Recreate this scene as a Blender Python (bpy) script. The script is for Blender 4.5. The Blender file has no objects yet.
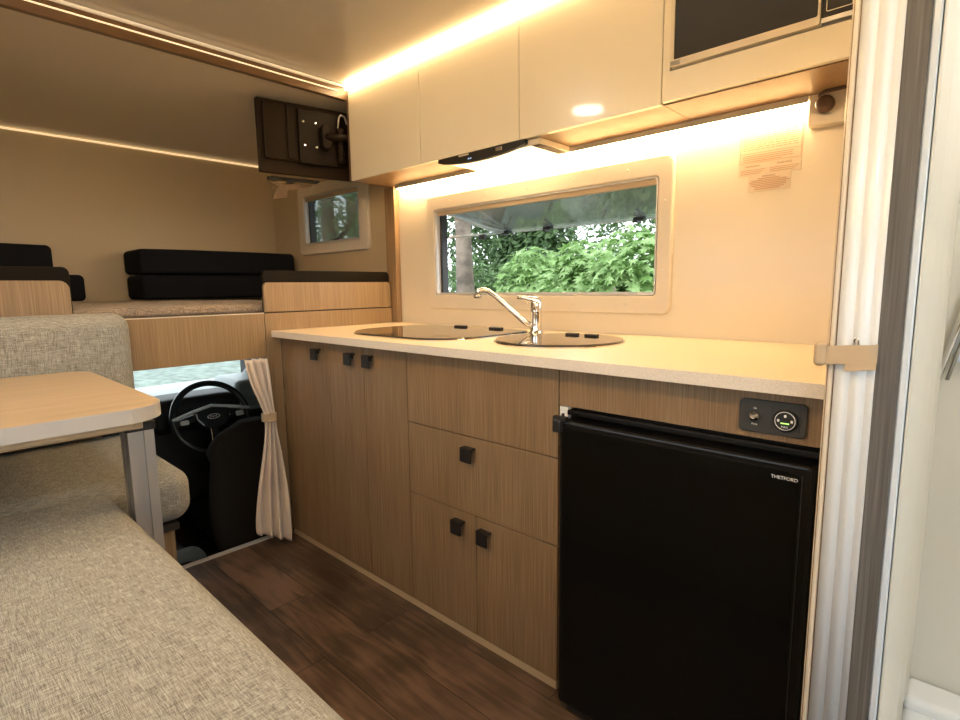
import bpy, bmesh, math, random
import numpy as np
from mathutils import Vector, Matrix
random.seed(7); rng = np.random.default_rng(7)
SC = bpy.context.scene
COL = SC.collection
PI = math.pi

# ------------------------------------------------------------------ materials
def srgb(r, g, b):
    f = lambda c: (c/255/12.92) if c/255 <= .04045 else ((c/255+.055)/1.055)**2.4
    return (f(r), f(g), f(b), 1)
def base_mat(name):
    m = bpy.data.materials.new(name); m.use_nodes = True
    nt = m.node_tree; return m, nt, nt.nodes['Principled BSDF']
def plain(name, col, rough=.5, metal=0, coat=0, spec=.5, bump=0, bscale=200, var=0, vscale=3):
    m, nt, b = base_mat(name)
    b.inputs['Base Color'].default_value = col
    b.inputs['Roughness'].default_value = rough
    b.inputs['Metallic'].default_value = metal
    b.inputs['Specular IOR Level'].default_value = spec
    b.inputs['Coat Weight'].default_value = coat
    b.inputs['Coat Roughness'].default_value = .06
    tc = nt.nodes.new('ShaderNodeTexCoord')
    if bump:
        n = nt.nodes.new('ShaderNodeTexNoise'); n.inputs['Scale'].default_value = bscale
        nt.links.new(tc.outputs['Object'], n.inputs['Vector'])
        bp = nt.nodes.new('ShaderNodeBump'); bp.inputs['Strength'].default_value = bump; bp.inputs['Distance'].default_value = .002
        nt.links.new(n.outputs['Fac'], bp.inputs['Height']); nt.links.new(bp.outputs['Normal'], b.inputs['Normal'])
    if var:
        n = nt.nodes.new('ShaderNodeTexNoise'); n.inputs['Scale'].default_value = vscale; n.inputs['Detail'].default_value = 4
        nt.links.new(tc.outputs['Object'], n.inputs['Vector'])
        r = nt.nodes.new('ShaderNodeValToRGB')
        r.color_ramp.elements[0].position = .35; r.color_ramp.elements[1].position = .65
        r.color_ramp.elements[0].color = tuple(c*(1-var) for c in col[:3])+(1,)
        r.color_ramp.elements[1].color = tuple(min(1, c*(1+var)) for c in col[:3])+(1,)
        nt.links.new(n.outputs['Fac'], r.inputs['Fac']); nt.links.new(r.outputs['Color'], b.inputs['Base Color'])
    return m
def grain(name, c0, c1, c2, axis='z', rough=.45, fine=330, bump=.12, coat=0):
    """wood laminate, fine streaks running along an axis"""
    m, nt, b = base_mat(name)
    tc = nt.nodes.new('ShaderNodeTexCoord')
    def noise(sc, along, det=3):
        mp = nt.nodes.new('ShaderNodeMapping')
        s = [sc, sc, sc]; s['xyz'.index(axis)] = along
        mp.inputs['Scale'].default_value = s
        n = nt.nodes.new('ShaderNodeTexNoise'); n.inputs['Scale'].default_value = 1; n.inputs['Detail'].default_value = det
        nt.links.new(tc.outputs['Object'], mp.inputs['Vector']); nt.links.new(mp.outputs['Vector'], n.inputs['Vector'])
        return n
    a = noise(fine, 5, 2); c = noise(16, 1.2, 4)
    r = nt.nodes.new('ShaderNodeValToRGB'); e = r.color_ramp.elements
    e[0].position = .32; e[0].color = c0; e[1].position = .68; e[1].color = c2
    k = e.new(.5); k.color = c1
    mx = nt.nodes.new('ShaderNodeMath'); mx.operation = 'MULTIPLY_ADD'; mx.inputs[1].default_value = .3
    ml = nt.nodes.new('ShaderNodeMath'); ml.operation = 'MULTIPLY'; ml.inputs[1].default_value = .7
    nt.links.new(a.outputs['Fac'], ml.inputs[0]); nt.links.new(c.outputs['Fac'], mx.inputs[0]); nt.links.new(ml.outputs[0], mx.inputs[2])
    nt.links.new(mx.outputs[0], r.inputs['Fac']); nt.links.new(r.outputs['Color'], b.inputs['Base Color'])
    bp = nt.nodes.new('ShaderNodeBump'); bp.inputs['Strength'].default_value = bump; bp.inputs['Distance'].default_value = .001
    nt.links.new(a.outputs['Fac'], bp.inputs['Height']); nt.links.new(bp.outputs['Normal'], b.inputs['Normal'])
    b.inputs['Roughness'].default_value = rough; b.inputs['Coat Weight'].default_value = coat
    return m
def weave(name, c0, c1, c2, s=1100, rough=.95, bump=.5):
    m, nt, b = base_mat(name)
    tc = nt.nodes.new('ShaderNodeTexCoord'); outs = []
    for sc in ((s*.05, s, s), (s, s*.05, s), (s, s, s*.05)):
        mp = nt.nodes.new('ShaderNodeMapping'); mp.inputs['Scale'].default_value = sc
        n = nt.nodes.new('ShaderNodeTexNoise'); n.inputs['Scale'].default_value = 1; n.inputs['Detail'].default_value = 2
        nt.links.new(tc.outputs['Object'], mp.inputs['Vector']); nt.links.new(mp.outputs['Vector'], n.inputs['Vector']); outs.append(n)
    ad = nt.nodes.new('ShaderNodeMath'); ad.operation = 'ADD'
    hf = nt.nodes.new('ShaderNodeMath'); hf.operation = 'MULTIPLY'; hf.inputs[1].default_value = 1/3
    ad2 = nt.nodes.new('ShaderNodeMath'); ad2.operation = 'ADD'
    nt.links.new(outs[0].outputs['Fac'], ad.inputs[0]); nt.links.new(outs[1].outputs['Fac'], ad.inputs[1]); nt.links.new(ad.outputs[0], ad2.inputs[0]); nt.links.new(outs[2].outputs['Fac'], ad2.inputs[1]); nt.links.new(ad2.outputs[0], hf.inputs[0])
    r = nt.nodes.new('ShaderNodeValToRGB'); e = r.color_ramp.elements
    e[0].position = .40; e[0].color = c0; e[1].position = .60; e[1].color = c2; k = e.new(.5); k.color = c1
    nt.links.new(hf.outputs[0], r.inputs['Fac']); nt.links.new(r.outputs['Color'], b.inputs['Base Color'])
    bp = nt.nodes.new('ShaderNodeBump'); bp.inputs['Strength'].default_value = bump; bp.inputs['Distance'].default_value = .0015
    nt.links.new(hf.outputs[0], bp.inputs['Height']); nt.links.new(bp.outputs['Normal'], b.inputs['Normal'])
    b.inputs['Roughness'].default_value = rough; b.inputs['Specular IOR Level'].default_value = .15
    b.inputs['Sheen Weight'].default_value = .1
    return m
def emit(name, col, s):
    m, nt, b = base_mat(name)
    b.inputs['Base Color'].default_value = (.8, .8, .8, 1)
    b.inputs['Emission Color'].default_value = col; b.inputs['Emission Strength'].default_value = s
    return m
def leafmat(name, c0, c1, trans=.35):
    m, nt, b = base_mat(name)
    tc = nt.nodes.new('ShaderNodeTexCoord'); n = nt.nodes.new('ShaderNodeTexNoise'); n.inputs['Scale'].default_value = 9
    nt.links.new(tc.outputs['Object'], n.inputs['Vector'])
    r = nt.nodes.new('ShaderNodeValToRGB'); r.color_ramp.elements[0].position = .35; r.color_ramp.elements[1].position = .65
    r.color_ramp.elements[0].color = c0; r.color_ramp.elements[1].color = c1
    nt.links.new(n.outputs['Fac'], r.inputs['Fac']); nt.links.new(r.outputs['Color'], b.inputs['Base Color'])
    b.inputs['Roughness'].default_value = .55
    tr = nt.nodes.new('ShaderNodeBsdfTranslucent'); nt.links.new(r.outputs['Color'], tr.inputs['Color'])
    mx = nt.nodes.new('ShaderNodeMixShader'); mx.inputs[0].default_value = trans
    out = nt.nodes['Material Output']
    nt.links.new(b.outputs[0], mx.inputs[1]); nt.links.new(tr.outputs[0], mx.inputs[2]); nt.links.new(mx.outputs[0], out.inputs['Surface'])
    return m
def glassy(name, tint, gloss=.12, haze=.0, hazecol=(.8, .85, .85, 1)):
    m, nt, b = base_mat(name); out = nt.nodes['Material Output']
    t = nt.nodes.new('ShaderNodeBsdfTransparent'); t.inputs['Color'].default_value = tint
    g = nt.nodes.new('ShaderNodeBsdfGlossy'); g.inputs['Roughness'].default_value = .03
    d = nt.nodes.new('ShaderNodeBsdfDiffuse'); d.inputs['Color'].default_value = hazecol
    m1 = nt.nodes.new('ShaderNodeMixShader'); m2 = nt.nodes.new('ShaderNodeMixShader'); m3 = nt.nodes.new('ShaderNodeFresnel')
    m1.inputs[0].default_value = haze
    mm = nt.nodes.new('ShaderNodeMath'); mm.operation = 'MULTIPLY_ADD'; mm.inputs[1].default_value = .9; mm.inputs[2].default_value = gloss
    nt.links.new(m3.outputs[0], mm.inputs[0])
    nt.links.new(t.outputs[0], m1.inputs[1]); nt.links.new(d.outputs[0], m1.inputs[2])
    nt.links.new(mm.outputs[0], m2.inputs[0]); nt.links.new(m1.outputs[0], m2.inputs[1]); nt.links.new(g.outputs[0], m2.inputs[2])
    nt.links.new(m2.outputs[0], out.inputs['Surface'])
    return m

M = {}
M['oak'] = grain('oak_laminate', (.21, .135, .066, 1), (.27, .178, .092, 1), (.34, .235, .13, 1))
M['oakd'] = grain('oak_laminate_doors', (.165, .102, .050, 1), (.238, .153, .080, 1), (.335, .225, .128, 1))
M['greywood'] = grain('grey_wood', (.085, .078, .072, 1), (.120, .112, .105, 1), (.17, .163, .155, 1), rough=.6)
M['jambwood'] = grain('brown_trim', (.20, .12, .06, 1), (.30, .19, .10, 1), (.36, .24, .13, 1), rough=.4)
M['cream'] = plain('cream_gloss_panel', (.74, .66, .53, 1), rough=.16, coat=.3)
M['overhead'] = plain('cream_gloss_door', (.84, .76, .61, 1), rough=.27, coat=.6)
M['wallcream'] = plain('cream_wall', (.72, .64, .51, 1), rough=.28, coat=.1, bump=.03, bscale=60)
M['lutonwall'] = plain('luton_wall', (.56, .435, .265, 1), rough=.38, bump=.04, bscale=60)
M['ceil'] = plain('ceiling_panel', (.62, .57, .49, 1), rough=.2, coat=.2)
M['lutonceil'] = plain('luton_ceiling', (.70, .62, .50, 1), rough=.35)
M['frame'] = plain('window_frame_plastic', (.70, .62, .50, 1), rough=.3)
M['worktop'] = plain('worktop_laminate', (.76, .64, .47, 1), rough=.35, var=.04, vscale=300)
M['topedge'] = plain('worktop_edge', (.72, .66, .58, 1), rough=.45, var=.08, vscale=400)
M['tabletop'] = grain('table_laminate', (.44, .33, .20, 1), (.50, .38, .25, 1), (.56, .43, .29, 1), axis='y', fine=120, bump=.04, rough=.38)
M['greyedge'] = plain('grey_edging', (.52, .51, .50, 1), rough=.45)
M['linen'] = weave('linen_tweed', (.11, .105, .090, 1), (.28, .275, .245, 1), (.50, .50, .465, 1))
M['matt'] = weave('mattress_tweed', (.08, .06, .045, 1), (.26, .20, .15, 1), (.48, .40, .32, 1), s=900)
M['black'] = plain('black_fabric', (.010, .010, .012, 1), rough=.9, bump=.2, bscale=500, spec=.1)
M['blackvinyl'] = plain('black_vinyl', (.010, .007, .004, 1), rough=.6, spec=.1)
M['blackplastic'] = plain('black_plastic', (.018, .016, .014, 1), rough=.4)
M['tabblack'] = plain('black_handle', (.014, .011, .010, 1), rough=.42)
M['fridge'] = plain('black_gloss_fridge', (.004, .004, .0035, 1), rough=.12, spec=.22)
M['fridgeframe'] = plain('black_satin_frame', (.007, .0065, .006, 1), rough=.25, spec=.3)
M['dark'] = plain('dark_gap', (.01, .009, .008, 1), rough=.8)
M['chrome'] = plain('chrome', (.78, .76, .74, 1), rough=.07, metal=1)
M['steel'] = plain('brushed_steel', (.5, .48, .46, 1), rough=.25, metal=1)
M['alu'] = plain('aluminium', (.50, .49, .48, 1), rough=.36, metal=.85)
M['alulight'] = plain('pale_aluminium', (.62, .60, .58, 1), rough=.4, metal=.3)
M['white'] = plain('white_plastic', (.80, .80, .77, 1), rough=.35)
M['whitegloss'] = plain('white_gloss', (.80, .83, .85, 1), rough=.22, coat=.2)
M['shower'] = plain('shower_white', (.66, .65, .58, 1), rough=.3)
M['bluewhite'] = plain('cool_white_jamb', (.62, .70, .78, 1), rough=.3)
M['beige'] = plain('beige_strap', (.52, .40, .26, 1), rough=.8, bump=.3, bscale=500)
M['curtain'] = plain('beige_curtain', (.74, .65, .57, 1), rough=.75, bump=.2, bscale=300, var=.08, vscale=5)
M['glasslid'] = plain('dark_glass', (.035, .028, .02, 1), rough=.04, spec=.9, coat=.6)
M['mwglass'] = plain('microwave_glass', (.012, .008, .005, 1), rough=.03, spec=1, coat=1)
M['tvback'] = plain('tv_back', (.016, .009, .004, 1), rough=.5, spec=.12, bump=.1, bscale=400)
M['tvplate'] = plain('tv_plate', (.011, .006, .003, 1), rough=.5, spec=.15)
M['brown'] = plain('brown_beam', (.13, .070, .030, 1), rough=.3, coat=.2)
M['brownedge'] = plain('brown_edge', (.10, .055, .03, 1), rough=.5)
M['printtan'] = plain('tan_print', (.52, .33, .20, 1), rough=.5)
M['printdark'] = plain('dark_print', (.30, .17, .08, 1), rough=.5)
M['sticker'] = plain('clear_sticker', (.72, .61, .47, 1), rough=.1, coat=.5)
M['printwhite'] = plain('white_print', (.85, .85, .85, 1), rough=.4)
M['panelgrey'] = plain('panel_charcoal', (.040, .040, .037, 1), rough=.5)
M['green'] = emit('green_light', (.35, 1, .05, 1), .9)
M['bluelight'] = emit('blue_light', (.05, .35, .8, 1), .8)
M['cabseat'] = plain('cab_seat_fabric', (.020, .018, .016, 1), rough=.9, spec=.1, bump=.3, bscale=400)
M['cabplastic'] = plain('cab_plastic', (.016, .016, .016, 1), rough=.55, bump=.2, bscale=300)
M['cabgrey'] = plain('cab_grey', (.10, .12, .125, 1), rough=.4)
M['cabdash'] = plain('cab_dash_top', (.34, .40, .40, 1), rough=.4)
M['wheel'] = plain('wheel_leather', (.028, .034, .036, 1), rough=.2)
M['wheeltrim'] = plain('wheel_trim', (.75, .84, .86, 1), rough=.3, metal=.1)
M['cabwall'] = plain('cab_wall', (.02, .02, .02, 1), rough=.7)
M['bark'] = plain('bark', (.20, .155, .12, 1), rough=.9, bump=.9, bscale=30, var=.4, vscale=6)
M['leafA'] = leafmat('leaf_bright', (.17, .31, .08, 1), (.44, .62, .27, 1))
M['leafB'] = leafmat('leaf_dark', (.05, .10, .03, 1), (.15, .25, .09, 1))
M['leafC'] = leafmat('leaf_mid', (.08, .16, .05, 1), (.25, .38, .16, 1))
M['ground'] = plain('ground_gravel', (.17, .21, .18, 1), rough=.95, var=.35, vscale=4)
M['pane'] = glassy('acrylic_pane', (.88, .92, .90, 1), gloss=.05, haze=.3, hazecol=(.66, .70, .66, 1))  # pale haze: scratched acrylic, and a stand-in for bright trees reflected in it
M['glass'] = glassy('clear_glass', (.93, .96, .95, 1), gloss=.0)
LEDC = (1.0, .68, .34, 1)
M['led'] = emit('led_strip', LEDC, 40)
M['ledtop'] = emit('led_strip_ceiling', LEDC, 14)
M['ledbeamdim'] = emit('led_glow_edge', LEDC, .14)
M['filldim'] = emit('fill_lamp_lounge', (1, .92, .80, 1), 26)  # emitter of the added lamp over the bench
M['ledfill'] = emit('led_fill_lounge', LEDC, 34)  # emitter of the added lounge-side fill strip
M['fillwhite'] = emit('fill_lamp_diffuser', (1, .90, .80, 1), 58)  # emitter of the added lamps by the door and in the shower
M['ledbeam'] = emit('led_strip_beam', LEDC, .5)
M['hoodlight'] = emit('hood_lamp', (1.0, .75, .42, 1), 2.2)

# floor planks
def floor_mat():
    m, nt, b = base_mat('vinyl_planks')
    tc = nt.nodes.new('ShaderNodeTexCoord')
    br = nt.nodes.new('ShaderNodeTexBrick')
    br.inputs['Scale'].default_value = 1; br.inputs['Brick Width'].default_value = .92; br.inputs['Row Height'].default_value = .155
    br.inputs['Mortar Size'].default_value = .0012; br.inputs['Mortar Smooth'].default_value = .1; br.inputs['Bias'].default_value = 0
    br.offset = .37; br.offset_frequency = 2
    br.inputs['Color1'].default_value = (0, 0, 0, 1); br.inputs['Color2'].default_value = (1, 1, 1, 1); br.inputs['Mortar'].default_value = (.5, .5, .5, 1)
    mp0 = nt.nodes.new('ShaderNodeMapping'); mp0.inputs['Location'].default_value = (.32, .035, 0)
    nt.links.new(tc.outputs['Object'], mp0.inputs['Vector']); nt.links.new(mp0.outputs['Vector'], br.inputs['Vector'])
    mp = nt.nodes.new('ShaderNodeMapping'); mp.inputs['Scale'].default_value = (3.0, 30, 1)
    n = nt.nodes.new('ShaderNodeTexNoise'); n.inputs['Scale'].default_value = 1; n.inputs['Detail'].default_value = 6; n.inputs['Distortion'].default_value = 1.5
    vm = nt.nodes.new('ShaderNodeVectorMath'); vm.operation = 'ADD'
    nt.links.new(tc.outputs['Object'], mp.inputs['Vector'])
    sc = nt.nodes.new('ShaderNodeVectorMath'); sc.operation = 'SCALE'; sc.inputs['Scale'].default_value = 9
    nt.links.new(br.outputs['Color'], sc.inputs[0]); nt.links.new(mp.outputs['Vector'], vm.inputs[0]); nt.links.new(sc.outputs[0], vm.inputs[1])
    nt.links.new(vm.outputs[0], n.inputs['Vector'])
    n2 = nt.nodes.new('ShaderNodeTexNoise'); n2.inputs['Scale'].default_value = 5; n2.inputs['Detail'].default_value = 3
    nt.links.new(tc.outputs['Object'], n2.inputs['Vector'])
    a = nt.nodes.new('ShaderNodeMath'); a.operation = 'MULTIPLY_ADD'; a.inputs[1].default_value = .18
    c = nt.nodes.new('ShaderNodeMath'); c.operation = 'MULTIPLY_ADD'; c.inputs[1].default_value = .75
    d = nt.nodes.new('ShaderNodeMath'); d.operation = 'MULTIPLY'; d.inputs[1].default_value = .75
    nt.links.new(n.outputs['Fac'], d.inputs[0]); nt.links.new(n2.outputs['Fac'], c.inputs[0]); nt.links.new(d.outputs[0], c.inputs[2])
    nt.links.new(br.outputs['Color'], a.inputs[0]); nt.links.new(c.outputs[0], a.inputs[2])
    r = nt.nodes.new('ShaderNodeValToRGB'); e = r.color_ramp.elements
    e[0].position = .58; e[0].color = (.048, .030, .019, 1); e[1].position = 1.0; e[1].color = (.19, .115, .078, 1)
    k = e.new(.80); k.color = (.095, .060, .038, 1)
    nt.links.new(a.outputs[0], r.inputs['Fac'])
    mx = nt.nodes.new('ShaderNodeMix'); mx.data_type = 'RGBA'
    nt.links.new(br.outputs['Fac'], mx.inputs['Factor']); nt.links.new(r.outputs['Color'], mx.inputs['A']); mx.inputs['B'].default_value = (.012, .008, .005, 1)
    nt.links.new(mx.outputs['Result'], b.inputs['Base Color'])
    b.inputs['Roughness'].default_value = .33
    bp = nt.nodes.new('ShaderNodeBump'); bp.inputs['Strength'].default_value = .2; bp.inputs['Distance'].default_value = .002
    nt.links.new(n.outputs['Fac'], bp.inputs['Height']); nt.links.new(bp.outputs['Normal'], b.inputs['Normal'])
    return m
M['floor'] = floor_mat()

# ------------------------------------------------------------------ mesh helpers
def new(): return bmesh.new()
def box(bm, x0, x1, y0, y1, z0, z1, bev=0, seg=2):
    b = bmesh.new()
    bmesh.ops.create_cube(b, size=1)
    for v in b.verts:
        v.co = Vector(((x0+x1)/2+v.co.x*(x1-x0), (y0+y1)/2+v.co.y*(y1-y0), (z0+z1)/2+v.co.z*(z1-z0)))
    if bev: bmesh.ops.bevel(b, geom=b.edges[:], offset=bev, segments=seg, profile=.5, affect='EDGES')
    merge(bm, b); return bm
def merge(bm, b, mtx=None):
    b.verts.index_update()
    vs = [bm.verts.new(mtx @ v.co if mtx else v.co) for v in b.verts]
    for f in b.faces:
        try: bm.faces.new([vs[v.index] for v in f.verts]).smooth = f.smooth
        except ValueError: pass
    b.free()
def rbox(x0, x1, y0, y1, z0, z1, r, n=4, puff=0, inner=6, bm=None, mtx=None):
    """soft rounded cushion; puff crowns the top"""
    lo = (x0, y0, z0); hi = (x1, y1, z1); r = min(r, (x1-x0)/2-.001, (y1-y0)/2-.001, (z1-z0)/2-.001)
    ax = []
    for k in range(3):
        a = [lo[k]+r*(1-math.tan(PI/4*(1-i/n))) for i in range(n)]
        m = [lo[k]+r+(hi[k]-lo[k]-2*r)*i/inner for i in range(inner+1)]
        c = [hi[k]-r*(1-math.tan(PI/4*(1-i/n))) for i in range(n)][::-1]
        ax.append(a+m+c)
    N = len(ax[0]); b = bmesh.new(); cache = {}
    def vert(i, j, k):
        key = (i, j, k)
        if key in cache: return cache[key]
        p = Vector((ax[0][i], ax[1][j], ax[2][k]))
        q = Vector([min(max(p[t], lo[t]+r), hi[t]-r) for t in range(3)])
        d = p-q
        if d.length > 1e-9: p = q+d.normalized()*r
        if puff:
            u = (p.x-x0)/(x1-x0)*2-1; v = (p.y-y0)/(y1-y0)*2-1
            p.z += puff*(1-u**4)*(1-v**4)*((p.z-z0)/(z1-z0))
        cache[key] = b.verts.new(p); return cache[key]
    L = N-1
    for i in range(L):
        for j in range(L):
            for f in ([(i,j,0),(i,j+1,0),(i+1,j+1,0),(i+1,j,0)], [(i,j,L),(i+1,j,L),(i+1,j+1,L),(i,j+1,L)],
                      [(i,0,j),(i+1,0,j),(i+1,0,j+1),(i,0,j+1)], [(i,L,j),(i,L,j+1),(i+1,L,j+1),(i+1,L,j)],
                      [(0,i,j),(0,i,j+1),(0,i+1,j+1),(0,i+1,j)], [(L,i,j),(L,i+1,j),(L,i+1,j+1),(L,i,j+1)]):
                b.faces.new([vert(*q) for q in f]).smooth = True
    o = bm or bmesh.new(); merge(o, b, mtx); return o
def rrect(a0, a1, b0, b1, r, n=6, corners=(1, 1, 1, 1)):
    """loop ccw from lower left; corners ll, lr, ur, ul"""
    out = []
    C = [(a0, b0, PI, 1, 1), (a1, b0, 1.5*PI, -1, 1), (a1, b1, 0, -1, -1), (a0, b1, .5*PI, 1, -1)]
    for (a, b, t, sa, sb), on in zip(C, corners):
        rr = r*on
        if rr <= 0: out.append((a, b)); continue
        for i in range(n+1):
            th = t+PI/2*i/n; out.append((a+sa*rr+rr*math.cos(th), b+sb*rr+rr*math.sin(th)))
    return out
def P3(plane, a, b, d):
    return {'xz': (a, d, b), 'xy': (a, b, d), 'yz': (d, a, b)}[plane]
def prism(bm, loop, plane, d0, d1, bev=0, seg=2, smooth=False):
    b = bmesh.new()
    f0 = [b.verts.new(P3(plane, x, y, d0)) for x, y in loop]; f1 = [b.verts.new(P3(plane, x, y, d1)) for x, y in loop]
    n = len(loop); b.faces.new(f0[::-1]); b.faces.new(f1)
    for i in range(n):
        f = b.faces.new([f0[i], f0[(i+1) % n], f1[(i+1) % n], f1[i]]); f.smooth = smooth
    bmesh.ops.recalc_face_normals(b, faces=b.faces[:])
    if bev:
        ed = [e for e in b.edges if any(len(f.verts) == n for f in e.link_faces)]
        bmesh.ops.bevel(b, geom=ed, offset=bev, segments=seg, profile=.5, affect='EDGES')
    merge(bm, b); return bm
def ring(bm, outer, inner, plane, d0, d1, bev=0):
    b = bmesh.new(); n = len(outer)
    V = [[b.verts.new(P3(plane, x, y, d)) for x, y in L] for L in (outer, inner) for d in (d0, d1)]
    o0, o1, i0, i1 = V
    for i in range(n):
        j = (i+1) % n
        b.faces.new([o0[i], o0[j], o1[j], o1[i]]); b.faces.new([i0[j], i0[i], i1[i], i1[j]])
        b.faces.new([o1[i], o1[j], i1[j], i1[i]]); b.faces.new([o0[j], o0[i], i0[i], i0[j]])
    bmesh.ops.recalc_face_normals(b, faces=b.faces[:])
    if bev:
        s = set(o0[:]+i0[:]) if bev < 0 else None
        ed = [e for e in b.edges if (e.verts[0] in o0+i0 and e.verts[1] in o0+i0 and len(e.link_faces) == 2 and abs(e.calc_face_angle(0)) > .8)]
        bmesh.ops.bevel(b, geom=ed, offset=abs(bev), segments=3, profile=.5, affect='EDGES')
    merge(bm, b); return bm
def tube(bm, pts, r, n=12, closed=False):
    pts = [Vector(p) for p in pts]; N = len(pts)
    rs = r if isinstance(r, (list, tuple)) else [r]*N
    rings = []; prev = None
    for i, p in enumerate(pts):
        if closed: t = (pts[(i+1) % N]-pts[i-1]).normalized()
        else: t = (pts[min(i+1, N-1)]-pts[max(i-1, 0)]).normalized()
        if prev is None:
            u = t.orthogonal().normalized()
        else:
            u = (prev-t*prev.dot(t)).normalized()
        prev = u; w = t.cross(u)
        rings.append([bm.verts.new(p+(u*math.cos(2*PI*k/n)+w*math.sin(2*PI*k/n))*rs[i]) for k in range(n)])
    M_ = N if closed else N-1
    for i in range(M_):
        a, b = rings[i], rings[(i+1) % N]
        off = 0
        if closed and i == N-1:
            off = min(range(n), key=lambda o: (a[0].co-b[o].co).length)
        for k in range(n):
            bm.faces.new([a[k], a[(k+1) % n], b[(k+1+off) % n], b[(k+off) % n]]).smooth = True
    if not closed:
        bm.faces.new(rings[0][::-1]); bm.faces.new(rings[-1])
    return bm
def lathe(bm, prof, c, axis='z', n=32):
    """prof: list of (radius, height) along axis from c"""
    rings = []
    for r, h in prof:
        R = []
        for k in range(n):
            a, b_ = r*math.cos(2*PI*k/n), r*math.sin(2*PI*k/n)
            o = {'z': (a, b_, h), 'y': (a, h, b_), 'x': (h, a, b_)}[axis]
            R.append(bm.verts.new((c[0]+o[0], c[1]+o[1], c[2]+o[2])))
        rings.append(R)
    fs = []
    for A, B in zip(rings, rings[1:]):
        for k in range(n):
            f = bm.faces.new([A[k], A[(k+1) % n], B[(k+1) % n], B[k]]); f.smooth = True; fs.append(f)
    fs.append(bm.faces.new(rings[0][::-1])); fs.append(bm.faces.new(rings[-1]))
    bmesh.ops.recalc_face_normals(bm, faces=fs)
    return bm
def sheet(bm, rows, thick=0):
    """rows of points -> smooth grid"""
    R = [[bm.verts.new(p) for p in row] for row in rows]
    for A, B in zip(R, R[1:]):
        for k in range(len(A)-1):
            bm.faces.new([A[k], A[k+1], B[k+1], B[k]]).smooth = True
    return bm
WL = {}
def wloc(o): return WL.get(o.name, Vector((0, 0, 0)))
def mk(name, bm, mat, parent=None, origin=None, sharp=True):
    base = wloc(parent) if parent else None
    if base is None:
        if origin is None:
            xs = [v.co for v in bm.verts]
            mn = Vector([min(p[i] for p in xs) for i in range(3)]); mx = Vector([max(p[i] for p in xs) for i in range(3)])
            origin = Vector(((mn.x+mx.x)/2, (mn.y+mx.y)/2, mn.z))
        base = Vector(origin)
    for v in bm.verts: v.co -= base
    me = bpy.data.meshes.new(name); bm.to_mesh(me); bm.free()
    for m in (mat if isinstance(mat, list) else [mat]): me.materials.append(M[m])
    o = bpy.data.objects.new(name, me); COL.objects.link(o)
    if parent: o.parent = parent
    else: o.location = base
    WL[o.name] = base.copy()
    return o
def tag(o, label, cat, group=None, kind=None):
    o['label'] = label
    if cat: o['category'] = cat
    if group: o['group'] = group
    if kind: o['kind'] = kind
    return o
def thing(name, label, cat, loc, group=None, kind=None):
    o = bpy.data.objects.new(name, None); COL.objects.link(o); o.location = loc; WL[o.name] = Vector(loc)
    o.empty_display_size = .05
    return tag(o, label, cat, group, kind)
def solo(name, bm, mat, label, cat, group=None, kind=None): return tag(mk(name, bm, mat), label, cat, group, kind)
def struct(name, bm, mat, label=None):
    o = mk(name, bm, mat, origin=(0, 0, 0)); o['kind'] = 'structure'
    if label: o['label'] = label
    return o
def text_bm(s, size, mtx, ext=.0004, bm=None, align='LEFT'):
    cu = bpy.data.curves.new('t', 'FONT'); cu.body = s; cu.size = size; cu.extrude = ext; cu.align_x = align
    o = bpy.data.objects.new('t', cu); COL.objects.link(o)
    dg = bpy.context.evaluated_depsgraph_get(); me = bpy.data.meshes.new_from_object(o.evaluated_get(dg))
    b = bmesh.new(); b.from_mesh(me); bpy.data.objects.remove(o); bpy.data.meshes.remove(me); bpy.data.curves.remove(cu)
    out = bm or bmesh.new(); merge(out, b, mtx); return out
def on_xz(x, y, z, rot=0):   # text facing -y
    return Matrix.Translation((x, y, z)) @ Matrix.Rotation(PI/2, 4, 'X') @ Matrix.Rotation(rot, 4, 'Z')

# ------------------------------------------------------------------ key dimensions
XB = -2.07; YW = .622; ZC = 1.959
E1, E2, E3, E4, E5 = -1.706, -1.482, -1.247, -.660, -.101
XR = -.086          # right end of the kitchen run
ZO = 1.552; YO = .378
YL = -1.55; XREAR = 1.6; XF = -3.30

# ------------------------------------------------------------------ shell
struct('floor', box(new(), -2.10, XREAR, YL, YW, -.04, 0), 'floor')
struct('ceiling', box(new(), XB-.03, XREAR, YL, YW+.04, ZC, ZC+.04), 'ceil')
b = new()   # sloping ceiling over the bed
sheet(b, [[(XB, YL, 1.905), (XB, YW, 1.905)], [(XF-.02, YL, 1.832), (XF-.02, YW, 1.832)], [(XF-.02, YL, 1.99), (XF-.02, YW, 1.99)], [(XB, YL, 1.99), (XB, YW, 1.99)], [(XB, YL, 1.905), (XB, YW, 1.905)]])
for f in b.faces: f.smooth = False
struct('ceiling', b, 'lutonceil')
def holed(bm, a_, b_, holes, plane, d0, d1):
    As = sorted(set([a_[0], a_[1]]+[h for H in holes for h in H[:2]])); Bs = sorted(set([b_[0], b_[1]]+[h for H in holes for h in H[2:]]))
    for i in range(len(As)-1):
        for j in range(len(Bs)-1):
            ca, cb = (As[i]+As[i+1])/2, (Bs[j]+Bs[j+1])/2
            if any(h[0] < ca < h[1] and h[2] < cb < h[3] for h in holes): continue
            p = P3(plane, As[i], Bs[j], d0); q = P3(plane, As[i+1], Bs[j+1], d1)
            box(bm, min(p[0], q[0]), max(p[0], q[0]), min(p[1], q[1]), max(p[1], q[1]), min(p[2], q[2]), max(p[2], q[2]))
    bmesh.ops.remove_doubles(bm, verts=bm.verts[:], dist=1e-5)
    return bm
W1 = (-1.765, -.705, 1.034, 1.412)      # kitchen window hole x0,x1,z0,z1
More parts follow.
